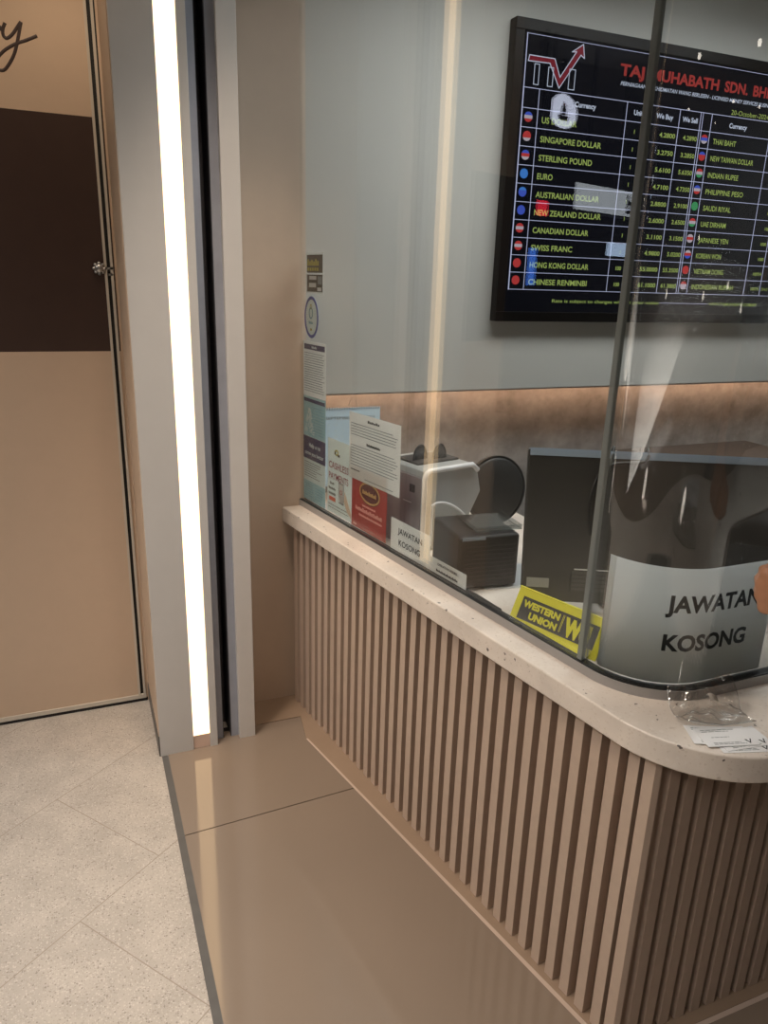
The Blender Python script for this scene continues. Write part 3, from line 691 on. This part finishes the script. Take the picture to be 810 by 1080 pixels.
for k in range(n_):
    a = 4 * k; b_ = a + 4
    fs += [(a, b_, b_ + 1, a + 1), (b_ + 2, a + 2, a + 3, b_ + 3), (a + 1, b_ + 1, b_ + 3, a + 3), (b_, a, a + 2, b_ + 2)]
fs += [(0, 1, 3, 2), (4 * n_, 4 * n_ + 2, 4 * n_ + 3, 4 * n_ + 1)]
m_.add(vs, fs, 'paper', True); so = m_.build('sheet', big)
bf = lambda x, y, z: bend_pt(x, y, .0006)
for s_, x_, y_, w2 in (('JAWATAN', .145, .985, .225), ('KOSONG', .148, .900, .20)): m_ = MB(); m_.text(s_, x_, y_, .036, 'ink', width=w2, bold=.035, bend=bf); m_.build('word', big, 'bold black lettering')

# wall calendar below the grey panel
cal = thing('wall_calendar', (.92, 2.53, .85), 'pale blue September calendar with spiral binding hanging on the back wall', 'calendar')
F_ = FR((.812, 2.532, .858), (1, 0, 0), (0, 0, 1))
m_ = MB(F_); m_.box(0, .215, 0, .292, -.003, 0, 'paper_blue'); m_.build('page', cal)
m_ = MB(F_)
for k in range(22): m_.tube([(.008 + k * .0095, .286, .001), (.008 + k * .0095, .293, .005), (.008 + k * .0095, .298, .001), (.008 + k * .0095, .293, -.005)], .0012, 'ink', 6)
m_.build('spiral_binding', cal)
m_ = MB(F_); m_.text('SEPTEMBER', .004, .250, .011, 'ink_grey', width=.10, z=.0008); m_.text('2024', .165, .250, .011, 'ink_grey', z=.0008)
for k in range(5):
    for j in range(7): m_.box(.012 + j * .028, .018 + j * .028, .228 - k * .022, .233 - k * .022, 0, .0006, 'ink_pale')
m_.build('print', cal)
m_ = MB(F_); m_.tube([(.09, .298, 0), (.1075, .345, -.001), (.125, .298, 0)], .0012, 'chrome', 6); m_.build('hanger', cal)

# ------------------------------------------------------------------ things on the inner worktop
ZT = ZC1
# banknote counter: side profile extruded in depth
nd = (V((1.13, 1.98, 0)) - V((.93, 1.93, 0))).normalized()
nc = thing('banknote_counter', (1.03, 2.05, ZT), 'pale grey banknote counting machine with white edges behind the black printer', 'machine')
F_ = FR((.930, 1.930, ZT), nd, (0, 0, 1))      # local z points to the visitor side
prof = [(0, 0), (.20, 0), (.20, .09), (.242, .165), (.222, .240), (.198, .262), (.02, .262), (.006, .256), (0, .240)]
m_ = MB(F_); m_.prism(prof, -.20, -.004, 'grey_pl'); m_.build('body', nc, bevel=.004)
m_ = MB(F_); m_.box(-.004, 0.0, .0, .236, -.198, -.006, 'mauve_pl'); m_.box(-.0055, -.004, .185, .210, -.06, -.035, 'black_soft'); m_.box(-.0055, -.004, .150, .153, -.09, -.05, 'white_pl'); m_.build('side_cover', nc, 'mauve grey side cover', bevel=.002)
m_ = MB(F_)
rim = [(.004, .0, 0), (.004, .236, 0), (.012, .252, 0), (.024, .258, 0), (.196, .258, 0), (.219, .238, 0)]
m_.tube(rim, .0085, 'white_pl', 8); m_.build('edge_rim', nc, 'white rounded rim')
m_ = MB(F_); arc = smooth_path([(.034, .02, .004), (.034, .135, .004), (.040, .150, .004), (.060, .154, .004), (.10, .145, .004), (.15, .115, .004), (.20, .065, .004), (.225, .030, .004)], 5)
m_.tube(arc, .0042, 'white_pl', 8); m_.build('paper_guard', nc, 'thin white curved guard')
m_ = MB(F_); m_.prism([(.036, .02), (.036, .145), (.06, .152), (.10, .143), (.15, .113), (.20, .063), (.21, .02)], .002, .004, 'acrylic'); m_.build('guard_window', nc, 'clear window inside the guard')
for k in range(2):
    m_ = MB(F_ @ Matrix.Translation((.038 + k * .062, .264, -.10 + k * .02)))
    m_.tube(smooth_path([(0, 0, 0), (.004, .030, 0), (.020, .048, 0), (.040, .046, -.004), (.056, .026, -.008), (.060, 0, -.01)], 4), .003, 'black', 6)
    m_.prism([(0.002, 0), (.005, .03), (.02, .046), (.04, .044), (.054, .026), (.058, 0)], -.004, -.002, 'smoke'); m_.build('hopper_guide', nc, 'smoked black hopper guide')
m_ = MB(F_); m_.box(.025, .19, .262, .268, -.17, -.06, 'black_soft'); m_.box(-.0, .11, .262, .266, -.195, -.175, 'grey_pl'); m_.build('hopper_tray', nc, 'dark hopper tray')

# black printer
pr_ = thing('receipt_printer', (.985, 1.715, ZT), 'black box-shaped printer just behind the small vacancy card', 'printer')
c0, c1, c2 = V((.897, 1.625)), V((.908, 1.82)), V((1.075, 1.61))
F_ = FR((c0.x, c0.y, ZT), (c2 - c0).to_3d(), (0, 0, 1))     # x right, y up, z to the visitor
m_ = MB(F_); m_.box(0, .178, .006, .156, -.195, 0, 'black'); m_.build('body', pr_, bevel=.008)
m_ = MB(F_); 
for k in range(9): m_.box(.018, .165, .030 + k * .012, .034 + k * .012, 0, .0012, 'black_soft')
m_.build('front_ribs', pr_)
m_ = MB(F_); m_.box(.060, .150, .156, .160, -.10, -.045, 'black_soft'); m_.box(.070, .140, .160, .1605, -.085, -.06, 'black'); m_.build('cover', pr_)
m_ = MB(F_); m_.box(.008, .075, .146, .154, 0.0, .0012, 'blue_top'); m_.build('name_strip', pr_, 'pale blue label strip')
for sx, sz in ((.02, -.02), (.158, -.02), (.02, -.175), (.158, -.175)):
    m_ = MB(F_ @ Matrix.Translation((sx, 0, sz)) @ Matrix.Rotation(-pi / 2, 4, 'X')); m_.lathe([(.008, 0), (.008, .008)], 'black', 12); m_.build('foot', pr_)
m_ = MB(F_ @ Matrix.Translation((.055, .162, -.06))); m_.box(0, .135, 0, .003, -.10, .045, 'acrylic'); m_.box(0, .003, 0, .012, -.10, .045, 'acrylic'); m_.box(.132, .135, 0, .014, -.10, .045, 'acrylic'); m_.box(0, .135, 0, .014, .042, .045, 'acrylic')
tag(m_.build('clear_tray', bevel=.001), 'clear acrylic tray lying on top of the black printer', 'tray')

# round black disc on a foot
dc = thing('desk_fan', (1.266, 2.1, ZT), 'round black disc on a low foot behind the printer and left of the monitor', 'fan')
F_ = FR((1.262, 2.06, .938), (1, .05, 0), (0, .12, 1)) @ Matrix.Scale(1.02, 4)
m_ = MB(F_); m_.lathe([(0, .012), (.05, .012), (.098, .008), (.112, .0), (.112, -.015), (.09, -.03), (0, -.04)], 'black_disc', 48); m_.build('disc', dc)
m_ = MB(F_); m_.ring((0, 0), .108, .1135, 'black', -.006, .004, 1.0, 48); m_.build('rim', dc)
m_ = MB(); m_.lathe([(.06, 0), (.06, .008), (.05, .012), (.012, .018), (.012, .06)], 'black', 24, Matrix.Translation((1.266, 2.105, ZT))); m_.build('foot', dc)

# monitor seen from behind
TL, TR, BL = V((1.047, 1.565, 1.200)), V((1.596, 1.288, 1.200)), V((.972, 1.481, .830))
mw = (TR - TL).length; up = (TL - BL); xh = (TR - TL).normalized(); up = up - xh * up.dot(xh); mh = up.length
F_ = FR(TL - up, xh, up)        # x right, y up, z towards the visitor
mo = thing('computer_monitor', (1.32, 1.50, ZT), 'large black monitor seen from behind with pale blue top edge', 'monitor')
m_ = MB(F_); m_.box(0, mw, 0, mh, -.028, 0, 'black_soft'); m_.build('housing', mo, bevel=.004)
m_ = MB(F_); m_.box(0.004, mw - .004, mh, mh + .003, -.036, -.001, 'blue_top'); m_.box(.004, mw - .004, mh - .016, mh, -.001, .0015, 'blue_top'); m_.build('top_edge', mo, 'pale blue grey top edge')
m_ = MB(F_); m_.box(.006, mw - .006, .008, mh - .006, -.032, -.028, 'screen'); m_.build('screen', mo)
m_ = MB(F_); 
for k in range(5): m_.box(.12, .50, .030 + k * .0105, .0375 + k * .0105, 0, .0015, 'vent')
for k in range(9): m_.box(.12 + k * .045, .124 + k * .045, .028, .082, 0, .002, 'black')
m_.box(.13, .215, .083, .086, 0, .0015, 'white_pl'); m_.build('vent_grille', mo)
m_ = MB(F_); m_.box(.012, .068, .034, .058, 0, .0008, 'sticker'); m_.build('rating_label', mo, 'grey label in the lower corner')
mc = F_ @ V((mw / 2, .05, -.015))
m_ = MB(); m_.tube([F_ @ V((mw / 2, .10, -.022)), V((mc.x + .03, mc.y + .06, .86)), V((mc.x + .03, mc.y + .06, ZT + .012))], .022, 'black', 12)
m_.build('neck', mo)
m_ = MB(); m_.prism([(mc.x + .03 + .10 * cos(k * pi / 12), mc.y + .06 + .08 * sin(k * pi / 12)) for k in range(24)], ZT, ZT + .012, 'black'); m_.build('foot', mo, bevel=.003)
# cable over the monitor back
cb = smooth_path([F_ @ V(p) for p in ((.30, mh + .006, -.03), (.30, mh + .012, -.012), (.288, mh - .02, .006), (.20, mh - .035, .008), (.165, mh - .09, .007), (.158, mh - .17, .006), (.170, mh - .215, .006), (.186, mh - .17, .007), (.190, mh - .08, .007), (.205, mh - .03, .007), (.215, mh + .012, -.012), (.215, mh + .006, -.03))], 5)
tag(MB().tube(cb, .0042, 'black', 8).build('cable'), 'looped black cable hanging over the back of the monitor', 'cable')

# yellow tent sign
B0, B1 = V((.934, 1.424, ZT)), V((1.015, 1.183, ZT)); ux = (B1 - B0).normalized(); out_n = V((ux.y, -ux.x, 0)); 
if out_n.x > 0: out_n = -out_n
tsn = thing('tent_sign', (B0 + B1) / 2 - out_n * .04, 'bright yellow tent sign with black Western Union panel behind the glass', 'sign')
slope = V((0, 0, .088)) - out_n * .044
F_ = FR(B0, ux, slope); fh = slope.length; fw = (B1 - B0).length
m_ = MB(F_); m_.box(0, fw, 0, fh, -.003, 0, 'yellow'); m_.build('front_panel', tsn, bevel=.001)
m_ = MB(F_); m_.box(.020, fw - .016, .020, fh - .022, 0, .001, 'ink'); m_.build('black_panel', tsn, 'black name panel')
for s_, x_, y_, w2 in (('WESTERN', .026, .053, .108), ('UNION', .052, .028, .082)): m_ = MB(F_); m_.text(s_, x_, y_, .0160, 'yellow', width=w2, bold=.055, z=.0014); m_.build('word', tsn, 'yellow lettering on black')
m_ = MB(F_)
m_.box(.1415, .1425, .028, .070, .001, .0014, 'yellow'); m_.box(.1445, .1455, .028, .070, .001, .0014, 'yellow')
m_.text('WU', .150, .028, .040, 'yellow', width=.074, bold=.07, shear=-.12, z=.0014); m_.build('monogram', tsn, 'yellow WU monogram')
apex = B0 + slope; back = B0 - out_n * .088
F2 = FR(back + ux * fw, -ux, (apex - back))
m_ = MB(F2); m_.box(0, fw, 0, (apex - back).length, -.003, 0, 'yellow'); m_.build('back_panel', tsn)
m_ = MB(); fr = FR(B0 + V((0, 0, .0)), ux, -out_n)
m_.box(.003, fw - .003, .003, .085, 0, .003, 'white_pl', F=FR(B0, ux, -out_n)); m_.build('base_panel', tsn)

# papers lying on the desk
m_ = MB(FR((1.10, 1.70, ZT), (cos(-.2), sin(-.2), 0), (-sin(-.2), cos(-.2), 0))); m_.box(-.10, .10, -.105, .07, .0, .002, 'paper')
tag(m_.build('paper_sheet'), 'white paper lying flat between the black printer and the monitor', 'paper')
m_ = MB(FR((2.02, 1.62 - .02, ZT), (cos(.1), sin(.1), 0), (-sin(.1), cos(.1), 0))); m_.box(-.13, .2, -.15, .06, .0, .004, 'paper')
tag(m_.build('paper_sheet'), 'white paper lying on the desk right of the monitor at the picture edge', 'paper')
cbl = smooth_path([P(.62, .080, ZT + .006), P(.80, .085, ZT + .006), P(.95, .082, ZT + .006), P(1.03, .072, ZT + .006), P(1.10, .20, ZT + .006)], 6)
cbl = [P(s_, o_, ZT + .008) for s_, o_ in ((.83, .075), (.88, .078), (.94, .078), (.98, .076), (1.03, .074))]
tag(MB().tube(smooth_path([tuple(p) for p in cbl], 5), .0085, 'black', 10).build('power_cable'), 'thick black cable lying along the foot of the glass left of the yellow sign', 'cable')

# dark cabinet-like back desk seen right of the monitor
bd_ = thing('back_cabinet', (2.4, 2.46, 0), 'dark grey cabinet against the back wall right of the monitor', 'cabinet')
m_ = MB(); m_.box(1.95, 2.95, 2.30, 2.60, .06, .88, plain('dark_blue_grey_laminate', (.05, .055, .06), .5)); m_.build('body', bd_, bevel=.003)
m_ = MB(); m_.box(1.93, 2.97, 2.28, 2.60, .88, .905, 'black_soft'); m_.build('top', bd_, bevel=.002)
for k in range(2):
    m_ = MB(); m_.box(1.96 + k * .495, 2.445 + k * .495, 2.282, 2.30, .08, .87, plain('dark_blue_grey_door', (.055, .06, .066), .5)); d_ = m_.build('door', bd_, bevel=.002)
    m_ = MB(); m_.tube([(2.41 + k * .08, 2.274, .60), (2.41 + k * .08, 2.274, .72)], .005, 'chrome', 8); m_.build('handle', d_)
m_ = MB(); m_.box(1.98, 2.92, 2.33, 2.58, 0, .06, 'black'); m_.build('plinth', bd_)

# ------------------------------------------------------------------ things on the outer ledge
pk = MB(); n_ = 26; cx, cy = 1.085, .922
ex = V((.985, -.17, 0)).normalized(); ey = V((.17, .985, 0)).normalized()
def pil(i, j, sgn):
    a = i / n_ * 2 - 1; b_ = j / n_ * 2 - 1
    env = max(0, (1 - a ** 4) * (1 - b_ ** 4)) ** .6
    wob = .006 * sin(9 * a + 3 * b_) * sin(7 * b_ - 2 * a) + .004 * sin(15 * a * b_ + 4 * a)
    x_ = a * .072 * (1 + .05 * sin(4 * b_)); y_ = b_ * .042
    lift = .010 + .040 * max(0, b_) ** 1.2 + .018 * max(0, a * b_) 
    z_ = ZT + .0015 + lift + sgn * env * .010 + wob * (env * .9 + .1) * (1 if sgn > 0 else .3)
    return V((cx, cy, 0)) + ex * x_ + ey * y_ + V((0, 0, max(z_, ZT + .001 + (.0008 if sgn > 0 else 0))))
for sgn in (1, -1):
    vs = [pil(i, j, sgn) for i in range(n_ + 1) for j in range(n_ + 1)]
    fs = [(i * (n_ + 1) + j, (i + 1) * (n_ + 1) + j, (i + 1) * (n_ + 1) + j + 1, i * (n_ + 1) + j + 1)[::sgn] for i in range(n_) for j in range(n_)]
    pk.add(vs, fs, 'plastic_clear', True)
pkt = thing('plastic_packet', (cx, cy, ZT), 'crumpled clear plastic packet leaning on the glass above the business cards', 'packet')
pk.build('film', pkt)
m_ = MB(); m_.tube([pil(i, n_, 1) + V((0, 0, .0004)) for i in range(n_ + 1)], .0011, 'seam', 6); m_.tube([pil(i, 0, 1) + V((0, 0, .0004)) for i in range(n_ + 1)], .0010, 'seam', 6); m_.tube([pil(0, j, 1) + V((0, 0, .0004)) for j in range(n_ + 1)], .0008, 'seam', 6); m_.tube([pil(n_, j, 1) + V((0, 0, .0004)) for j in range(n_ + 1)], .0008, 'seam', 6); m_.build('sealed_edge', pkt)
m_ = MB(); vs = [pil(i, j, 1) + V((0, 0, .0012)) for i in range(14, 19) for j in range(15, 20)]
m_.add(vs, [(i * 5 + j, (i + 1) * 5 + j, (i + 1) * 5 + j + 1, i * 5 + j + 1) for i in range(4) for j in range(4)], plain('milky_tape', (.45, .41, .36), .4), True); m_.build('tape_label', pkt, 'milky square label')

def card(x, y, z, ang, label):
    F_ = FR((x, y, z), (cos(ang), sin(ang), 0), (-sin(ang), cos(ang), 0))
    r_ = thing('business_card', (x, y, z), label, 'card', 'business cards on the stone ledge')
    m_ = MB(F_); m_.box(-.051, .051, -.0295, .0295, 0, .0008, 'card_stock'); m_.build('card', r_)
    m_ = MB(F_); 
    for yy, x0, x1 in ((.021, -.040, .030), (.016, -.040, .02), (-.002, -.03, .006), (-.019, -.035, .02), (-.023, -.035, .03)): lines(m_, x0, x1, yy - .0012, yy + .0012, 1, 'ink_grey', .0013, z=.0011)
    m_.prism([(.030, -.012), (.033, -.012), (.036, -.020), (.041, -.010), (.043, -.011), (.036, -.024)], .0008, .0012, 'ink'); m_.build('print', r_)
card(1.083, .836, ZT + .0002, -.30, 'business card lowest in the small pile, poking out at the right below')
card(1.090, .846, ZT + .0012, -.12, 'business card sticking out furthest right from the small pile')
card(1.052, .868, ZT + .0022, -.42, 'business card poking out at the left of the small pile')
card(1.066, .858, ZT + .0032, -.27, 'white business card on top of the small pile on the stone ledge')

# ------------------------------------------------------------------ customer at the right edge (only the hand reaches into view)
def capsule(mb, a, b_, r0, r1, mat, n=14):
    a = V(a); b_ = V(b_); k = 6; pts = []; rs = []
    d = (b_ - a)
    if d.length < 1e-6: d = V((0, 0, 1e-4))
    dn = d.normalized()
    for i in range(k): an = pi / 2 * i / k; pts.append(a - dn * r0 * cos(an)); rs.append(max(1e-4, r0 * sin(an)))
    for i in range(k + 1): an = pi / 2 * i / k; pts.append(b_ + dn * r1 * sin(an)); rs.append(max(1e-4, r1 * cos(an)))
    mb.tube(pts, rs, mat, n)
def remesh(o, vox, it=6):
    r_ = o.modifiers.new('union', 'REMESH'); r_.mode = 'VOXEL'; r_.voxel_size = vox; r_.use_smooth_shade = True
    s_ = o.modifiers.new('smooth', 'SMOOTH'); s_.factor = .5; s_.iterations = it
PX, PY = 1.47, .40
per = thing('person', (PX, PY, 0), 'person in a black shirt at the right edge, hand raised by the glass', 'person')
bd = MB()
def J(x, y, z): return (PX + x, PY + y, z)
capsule(bd, J(-.09, 0, .92), J(-.10, .01, .50), .085, .058, 'skin'); capsule(bd, J(-.10, .01, .50), J(-.11, -.01, .09), .056, .038, 'skin')
capsule(bd, J(.09, 0, .92), J(.10, .01, .50), .085, .058, 'skin'); capsule(bd, J(.10, .01, .50), J(.11, -.01, .09), .056, .038, 'skin')
for sx in (-.11, .11): capsule(bd, J(sx, -.02, .045), J(sx * 1.1, .13, .03), .036, .028, 'skin')
capsule(bd, J(-.07, 0, .95), J(.07, 0, .95), .115, .115, 'skin'); capsule(bd, J(0, 0, 1.0), J(0, .0, 1.25), .125, .14, 'skin'); capsule(bd, J(-.10, 0, 1.34), J(.10, 0, 1.34), .085, .085, 'skin')
capsule(bd, J(0, -.005, 1.36), J(0, .01, 1.50), .06, .052, 'skin')
bd.ball(J(0, .02, 1.585), .105, 'skin', (.74, .92, 1.12), 20); bd.ball(J(0, .055, 1.535), .055, 'skin', (.85, .8, .9), 14)
capsule(bd, J(0, .112, 1.60), J(0, .128, 1.568), .010, .014, 'skin')
for sx in (-1, 1): bd.ball(J(sx * .078, .01, 1.58), .028, 'skin', (.35, .7, 1.1), 10)
# right arm hanging
capsule(bd, J(.19, 0, 1.37), J(.235, -.02, 1.09), .050, .040, 'skin'); capsule(bd, J(.235, -.02, 1.09), J(.245, .05, .86), .038, .027, 'skin')
capsule(bd, J(.245, .055, .84), J(.243, .07, .77), .032, .030, 'skin')
for k in range(4): capsule(bd, J(.243, .045 + k * .017, .76), J(.236, .055 + k * .017, .70 + abs(k - 1.5) * .006), .0095, .008, 'skin')
capsule(bd, J(.236, .085, .82), J(.222, .115, .76), .012, .009, 'skin')
# left arm raised forward, hand by the glass
W = V((1.192, .852, 1.060))
capsule(bd, J(-.19, .0, 1.37), (1.225, .565, 1.115), .050, .040, 'skin'); capsule(bd, (1.225, .565, 1.115), W, .040, .027, 'skin')
pal = [(1.168, .918, 1.092), (1.166, .922, 1.071), (1.166, .919, 1.049), (1.170, .911, 1.028)]
for p in pal: capsule(bd, W + V((-.004, .01, (p[2] - 1.06) * .5)), p, .019, .0155, 'skin')
fl_ = [.96, 1.05, 1.0, .80]
for p, k in zip(pal, fl_):
    a = V(p); b_ = a + V((.020, .026, -.002)) * k; c_ = b_ + V((.026, .006, -.002)) * k; d_ = c_ + V((.016, -.014, 0)) * k
    capsule(bd, a, b_, .0120, .0108, 'skin'); capsule(bd, b_, c_, .0106, .0096, 'skin'); capsule(bd, c_, d_, .0094, .0082, 'skin')
capsule(bd, W + V((.006, .02, .022)), (1.196, .905, 1.104), .016, .0125, 'skin'); capsule(bd, (1.196, .905, 1.104), (1.210, .935, 1.100), .0120, .0095, 'skin')
bo = bd.build('body', per); remesh(bo, .0055, 3)
cl = MB()
capsule(cl, J(-.075, 0, .93), J(.075, 0, .93), .145, .145, 'shirt'); capsule(cl, J(0, 0, 1.0), J(0, 0, 1.25), .140, .152, 'shirt'); capsule(cl, J(-.11, 0, 1.335), J(.11, 0, 1.335), .098, .098, 'shirt')
capsule(cl, J(-.18, 0, 1.37), V(J(-.19, 0, 1.37)).lerp(V((1.225, .565, 1.115)), .55), .066, .060, 'shirt'); capsule(cl, J(.18, 0, 1.37), J(.218, -.012, 1.20), .066, .060, 'shirt')
remesh(cl.build('shirt', per), .009, 5)
cl = MB()
for sx in (-1, 1): capsule(cl, J(sx * .09, 0, .90), J(sx * .10, .01, .50), .100, .075, 'trouser'); capsule(cl, J(sx * .10, .01, .50), J(sx * .11, -.01, .10), .074, .062, 'trouser')
capsule(cl, J(-.08, 0, .92), J(.08, 0, .92), .136, .136, 'trouser'); remesh(cl.build('trousers', per), .009, 5)
for sx in (-1, 1):
    cl = MB(); capsule(cl, J(sx * .11, -.03, .05), J(sx * .121, .15, .04), .048, .040, 'shoe'); cl.box(*[PX + sx * .115 - .044, PX + sx * .115 + .044], PY - .07, PY + .18, .003, .02, 'shoe'); remesh(cl.build('shoe', per), .007, 4)
cl = MB(); cl.ball(J(0, .002, 1.615), .110, 'hair', (.78, .93, 1.0), 20); cl.ball(J(0, -.03, 1.56), .085, 'hair', (.9, .8, 1.0), 16); cl.build('hair', per)
cl = MB()
for sx in (-1, 1): cl.ball(J(sx * .032, .106, 1.593), .010, 'eye', (1.2, .6, .7), 10)
cl.build('eyes', per)
cl = MB(); cl.ball(J(0, .108, 1.535), .02, 'lip', (1.1, .4, .35), 10); cl.build('mouth', per)

# ------------------------------------------------------------------ lit signs further down the mall (they mirror in the glass)
def sign_at(name, p, size, mat, label, letter=None, towards=None, depth=.08):
    p = V(p); d = (towards - p); d.z = 0; d.normalize(); xx = V((0, 0, 1)).cross(d)
    F_ = FR(p, xx, (0, 0, 1)); w_, h_ = size
    r_ = thing(name, p, label, 'sign')
    m_ = MB(F_); m_.box(-w_ / 2, w_ / 2, -h_ / 2, h_ / 2, -depth, -.004, 'black'); m_.build('casing', r_, bevel=.01)
    m_ = MB(F_); m_.box(-w_ / 2 + .01, w_ / 2 - .01, -h_ / 2 + .01, h_ / 2 - .01, -.004, .0, mat); m_.build('lit_face', r_)
    m_ = MB(F_)
    for sx in (-.35, .35): m_.tube([(sx * w_, h_ / 2, -depth / 2), (sx * w_, CEIL - p.z, -depth / 2)], .008, 'black', 8)
    m_.build('hanging_rod', r_)
    if letter: m_ = MB(F_); m_.text(letter, w_ * .12, -h_ * .30, h_ * .60, 'ink', z=.004, bold=.03); m_.build('letter', r_, 'black letter')
    return r_
def south(p): return V(p) + V((0, -1, 0))
SGN = (-2.70, 3.50, 2.165)
sg = sign_at('shop_sign', SGN, (1.04, .185), 'sign_white', 'white lit shop sign with a black letter, mirrored in the rate board', None, south(SGN))
m_ = MB(FR(SGN, (1, 0, 0), (0, 0, 1))); m_.text('d', -.20, -.06, .12, 'ink', z=.004, bold=.04); m_.build('letter', sg, 'black letter')
p_ = (-3.22, 3.66, 1.865); sign_at('light_panel', p_, (.68, .115), 'sign_blue', 'pale blue lit panel under the white shop sign, mirrored in the rate board', None, south(p_))
p_ = (-1.85, 3.50, 2.06); sign_at('shop_sign', p_, (.13, .11), 'sign_red', 'small red lit sign mirrored in the left of the rate board', None, south(p_))
p_ = (-2.0, 3.66, 1.71); sign_at('shop_sign', p_, (.10, .26), 'sign_deep', 'narrow blue lit sign below the small red one, mirrored in the rate board', None, south(p_))
p_ = V((-2.39, 3.80, 2.73)); F_ = FR(p_, (1, 0, 0), (0, 0, 1))
ov = thing('oval_sign', p_, 'pale lit oval sign with a small brown figure, mirrored in the rate board', 'sign')
el = lambda k, q: [(k * .155 * cos(i * pi / 18), k * .105 * sin(i * pi / 18)) for i in range(36)]
m_ = MB(F_); m_.prism(el(1.05, 0), -.06, -.004, 'black'); m_.build('casing', ov)
m_ = MB(F_); m_.prism(el(1, 0), -.004, 0, 'sign_white2'); m_.build('lit_face', ov)
m_ = MB(F_); m_.prism([(-.06, -.025), (.06, -.025), (.045, -.055), (-.045, -.055)], 0, .003, 'brown'); m_.prism([(-.03, -.022), (.03, -.022), (.022, .035), (-.022, .035)], 0, .003, 'brown'); m_.prism([(-.02, .038), (.02, .038), (.0, .06)], 0, .003, 'red'); m_.build('figure', ov)
m_ = MB(F_); m_.tube([(0, .09, -.03), (0, CEIL - p_.z, -.03)], .008, 'black', 8); m_.build('hanging_rod', ov)

# ------------------------------------------------------------------ lamps
def lamp_fixture(name, x, y, z, r, mat, label, group):
    r_ = thing(name, (x, y, z), label, 'light', group)
    m_ = MB(Matrix.Translation((x, y, z))); m_.lathe([(r, 0), (r + .012, -.004), (r + .014, 0)], 'white_pl', 28); m_.build('frame', r_)
    m_ = MB(Matrix.Translation((x, y, z - .002))); m_.lathe([(r, 0), (r, -.001)], mat, 28); m_.build('diffuser', r_)
for i, (x, y) in enumerate(((-.9, .9), (.5, -.6), (-.9, -1.4), (.5, -2.4), (1.9, -.6), (1.9, -2.4), (-2.4, .9), (-2.4, -1.4))):
    lamp_fixture('ceiling_light', x, y, CEIL, .07, 'lamp', 'round recessed ceiling light in the mall ceiling', 'round recessed lights in the mall ceiling')
for i, (x, y) in enumerate(((1.35, 2.15), (2.2, 2.15), (3.05, 2.15), (2.2, 1.5), (3.05, 1.5))):
    lamp_fixture('booth_ceiling_light', x, y, 2.8, .06, 'lamp_cool', 'round recessed ceiling light inside the booth', 'round recessed lights in the booth ceiling')
def area(name, loc, rot, sx, sy, col, power, spread=180):
    l = bpy.data.lights.new(name, 'AREA'); l.shape = 'RECTANGLE'; l.size = sx; l.size_y = sy; l.color = col; l.energy = power; l.spread = radians(spread)
    o = bpy.data.objects.new(name, l); o.location = loc; o.rotation_euler = rot; COL.objects.link(o); return o
area('mall_ceiling_light', (-1.3, .7, CEIL - .02), (0, radians(-8), 0), 1.2, 2.6, (1.0, .915, .83), 85, 110)
area('mall_ceiling_light_far', (-.6, -2.2, CEIL - .02), (0, 0, 0), 2.6, 1.6, (1.0, .92, .84), 26, 110)
area('booth_ceiling_light', (1.95, 1.78, 2.78), (0, 0, 0), 2.2, .5, (.95, .985, 1.0), 30, 150)
def spot(name, loc, tgt, col, power, size, blend=.6, rad=.05):
    l = bpy.data.lights.new(name, 'SPOT'); l.color = col; l.energy = power; l.spot_size = radians(size); l.spot_blend = blend; l.shadow_soft_size = rad
    o = bpy.data.objects.new(name, l); o.location = loc; d = V(tgt) - V(loc); o.rotation_euler = d.to_track_quat('-Z', 'Y').to_euler(); COL.objects.link(o); return o
spot('door_downlight', (.02, 2.25, CEIL - .03), (.04, 2.60, 0), (1.0, .78, .56), 30, 70)
spot('niche_fill_spot', (.40, 1.55, CEIL - .03), (.62, 2.53, .75), (1.0, .80, .62), 66, 44, .9, .1)  # added fill without a fixture, brightens the niche wall and nearby slats
spot('counter_downlight', (-.35, 1.55, CEIL - .03), (.8, 1.75, .5), (1.0, .82, .66), 120, 60, .8, .12)

w = bpy.data.worlds.new('mall_ambient'); SC.world = w; w.use_nodes = True
w.node_tree.nodes['Background'].inputs[0].default_value = (.9, .93, 1, 1); w.node_tree.nodes['Background'].inputs[1].default_value = .15

# ------------------------------------------------------------------ camera
f_px, yaw, pit, rol, H = 779.31, radians(67.375), radians(17.47), radians(-1.737), 1.60
fwd = V((cos(pit) * cos(yaw), cos(pit) * sin(yaw), -sin(pit))); rg = V((sin(yaw), -cos(yaw), 0)); dn = fwd.cross(rg)
r3 = rg * cos(rol) + dn * sin(rol); d3 = -rg * sin(rol) + dn * cos(rol)
cam = bpy.data.cameras.new('camera'); co = bpy.data.objects.new('camera', cam); COL.objects.link(co)
mt = Matrix((( r3.x, -d3.x, -fwd.x, 0), (r3.y, -d3.y, -fwd.y, 0), (r3.z, -d3.z, -fwd.z, H), (0, 0, 0, 1)))
co.matrix_world = mt
cam.sensor_fit = 'VERTICAL'; cam.sensor_height = 36; cam.sensor_width = 27; cam.lens = f_px / 1080 * 36; cam.clip_start = .02
SC.camera = co
vs_ = SC.view_settings; vs_.view_transform = 'Standard'; vs_.look = 'None'; vs_.gamma = 1; vs_.use_curve_mapping = False; vs_.exposure = 0.0
SC.cycles.max_bounces = 10; SC.cycles.transparent_max_bounces = 24; SC.cycles.caustics_reflective = False; SC.cycles.caustics_refractive = False
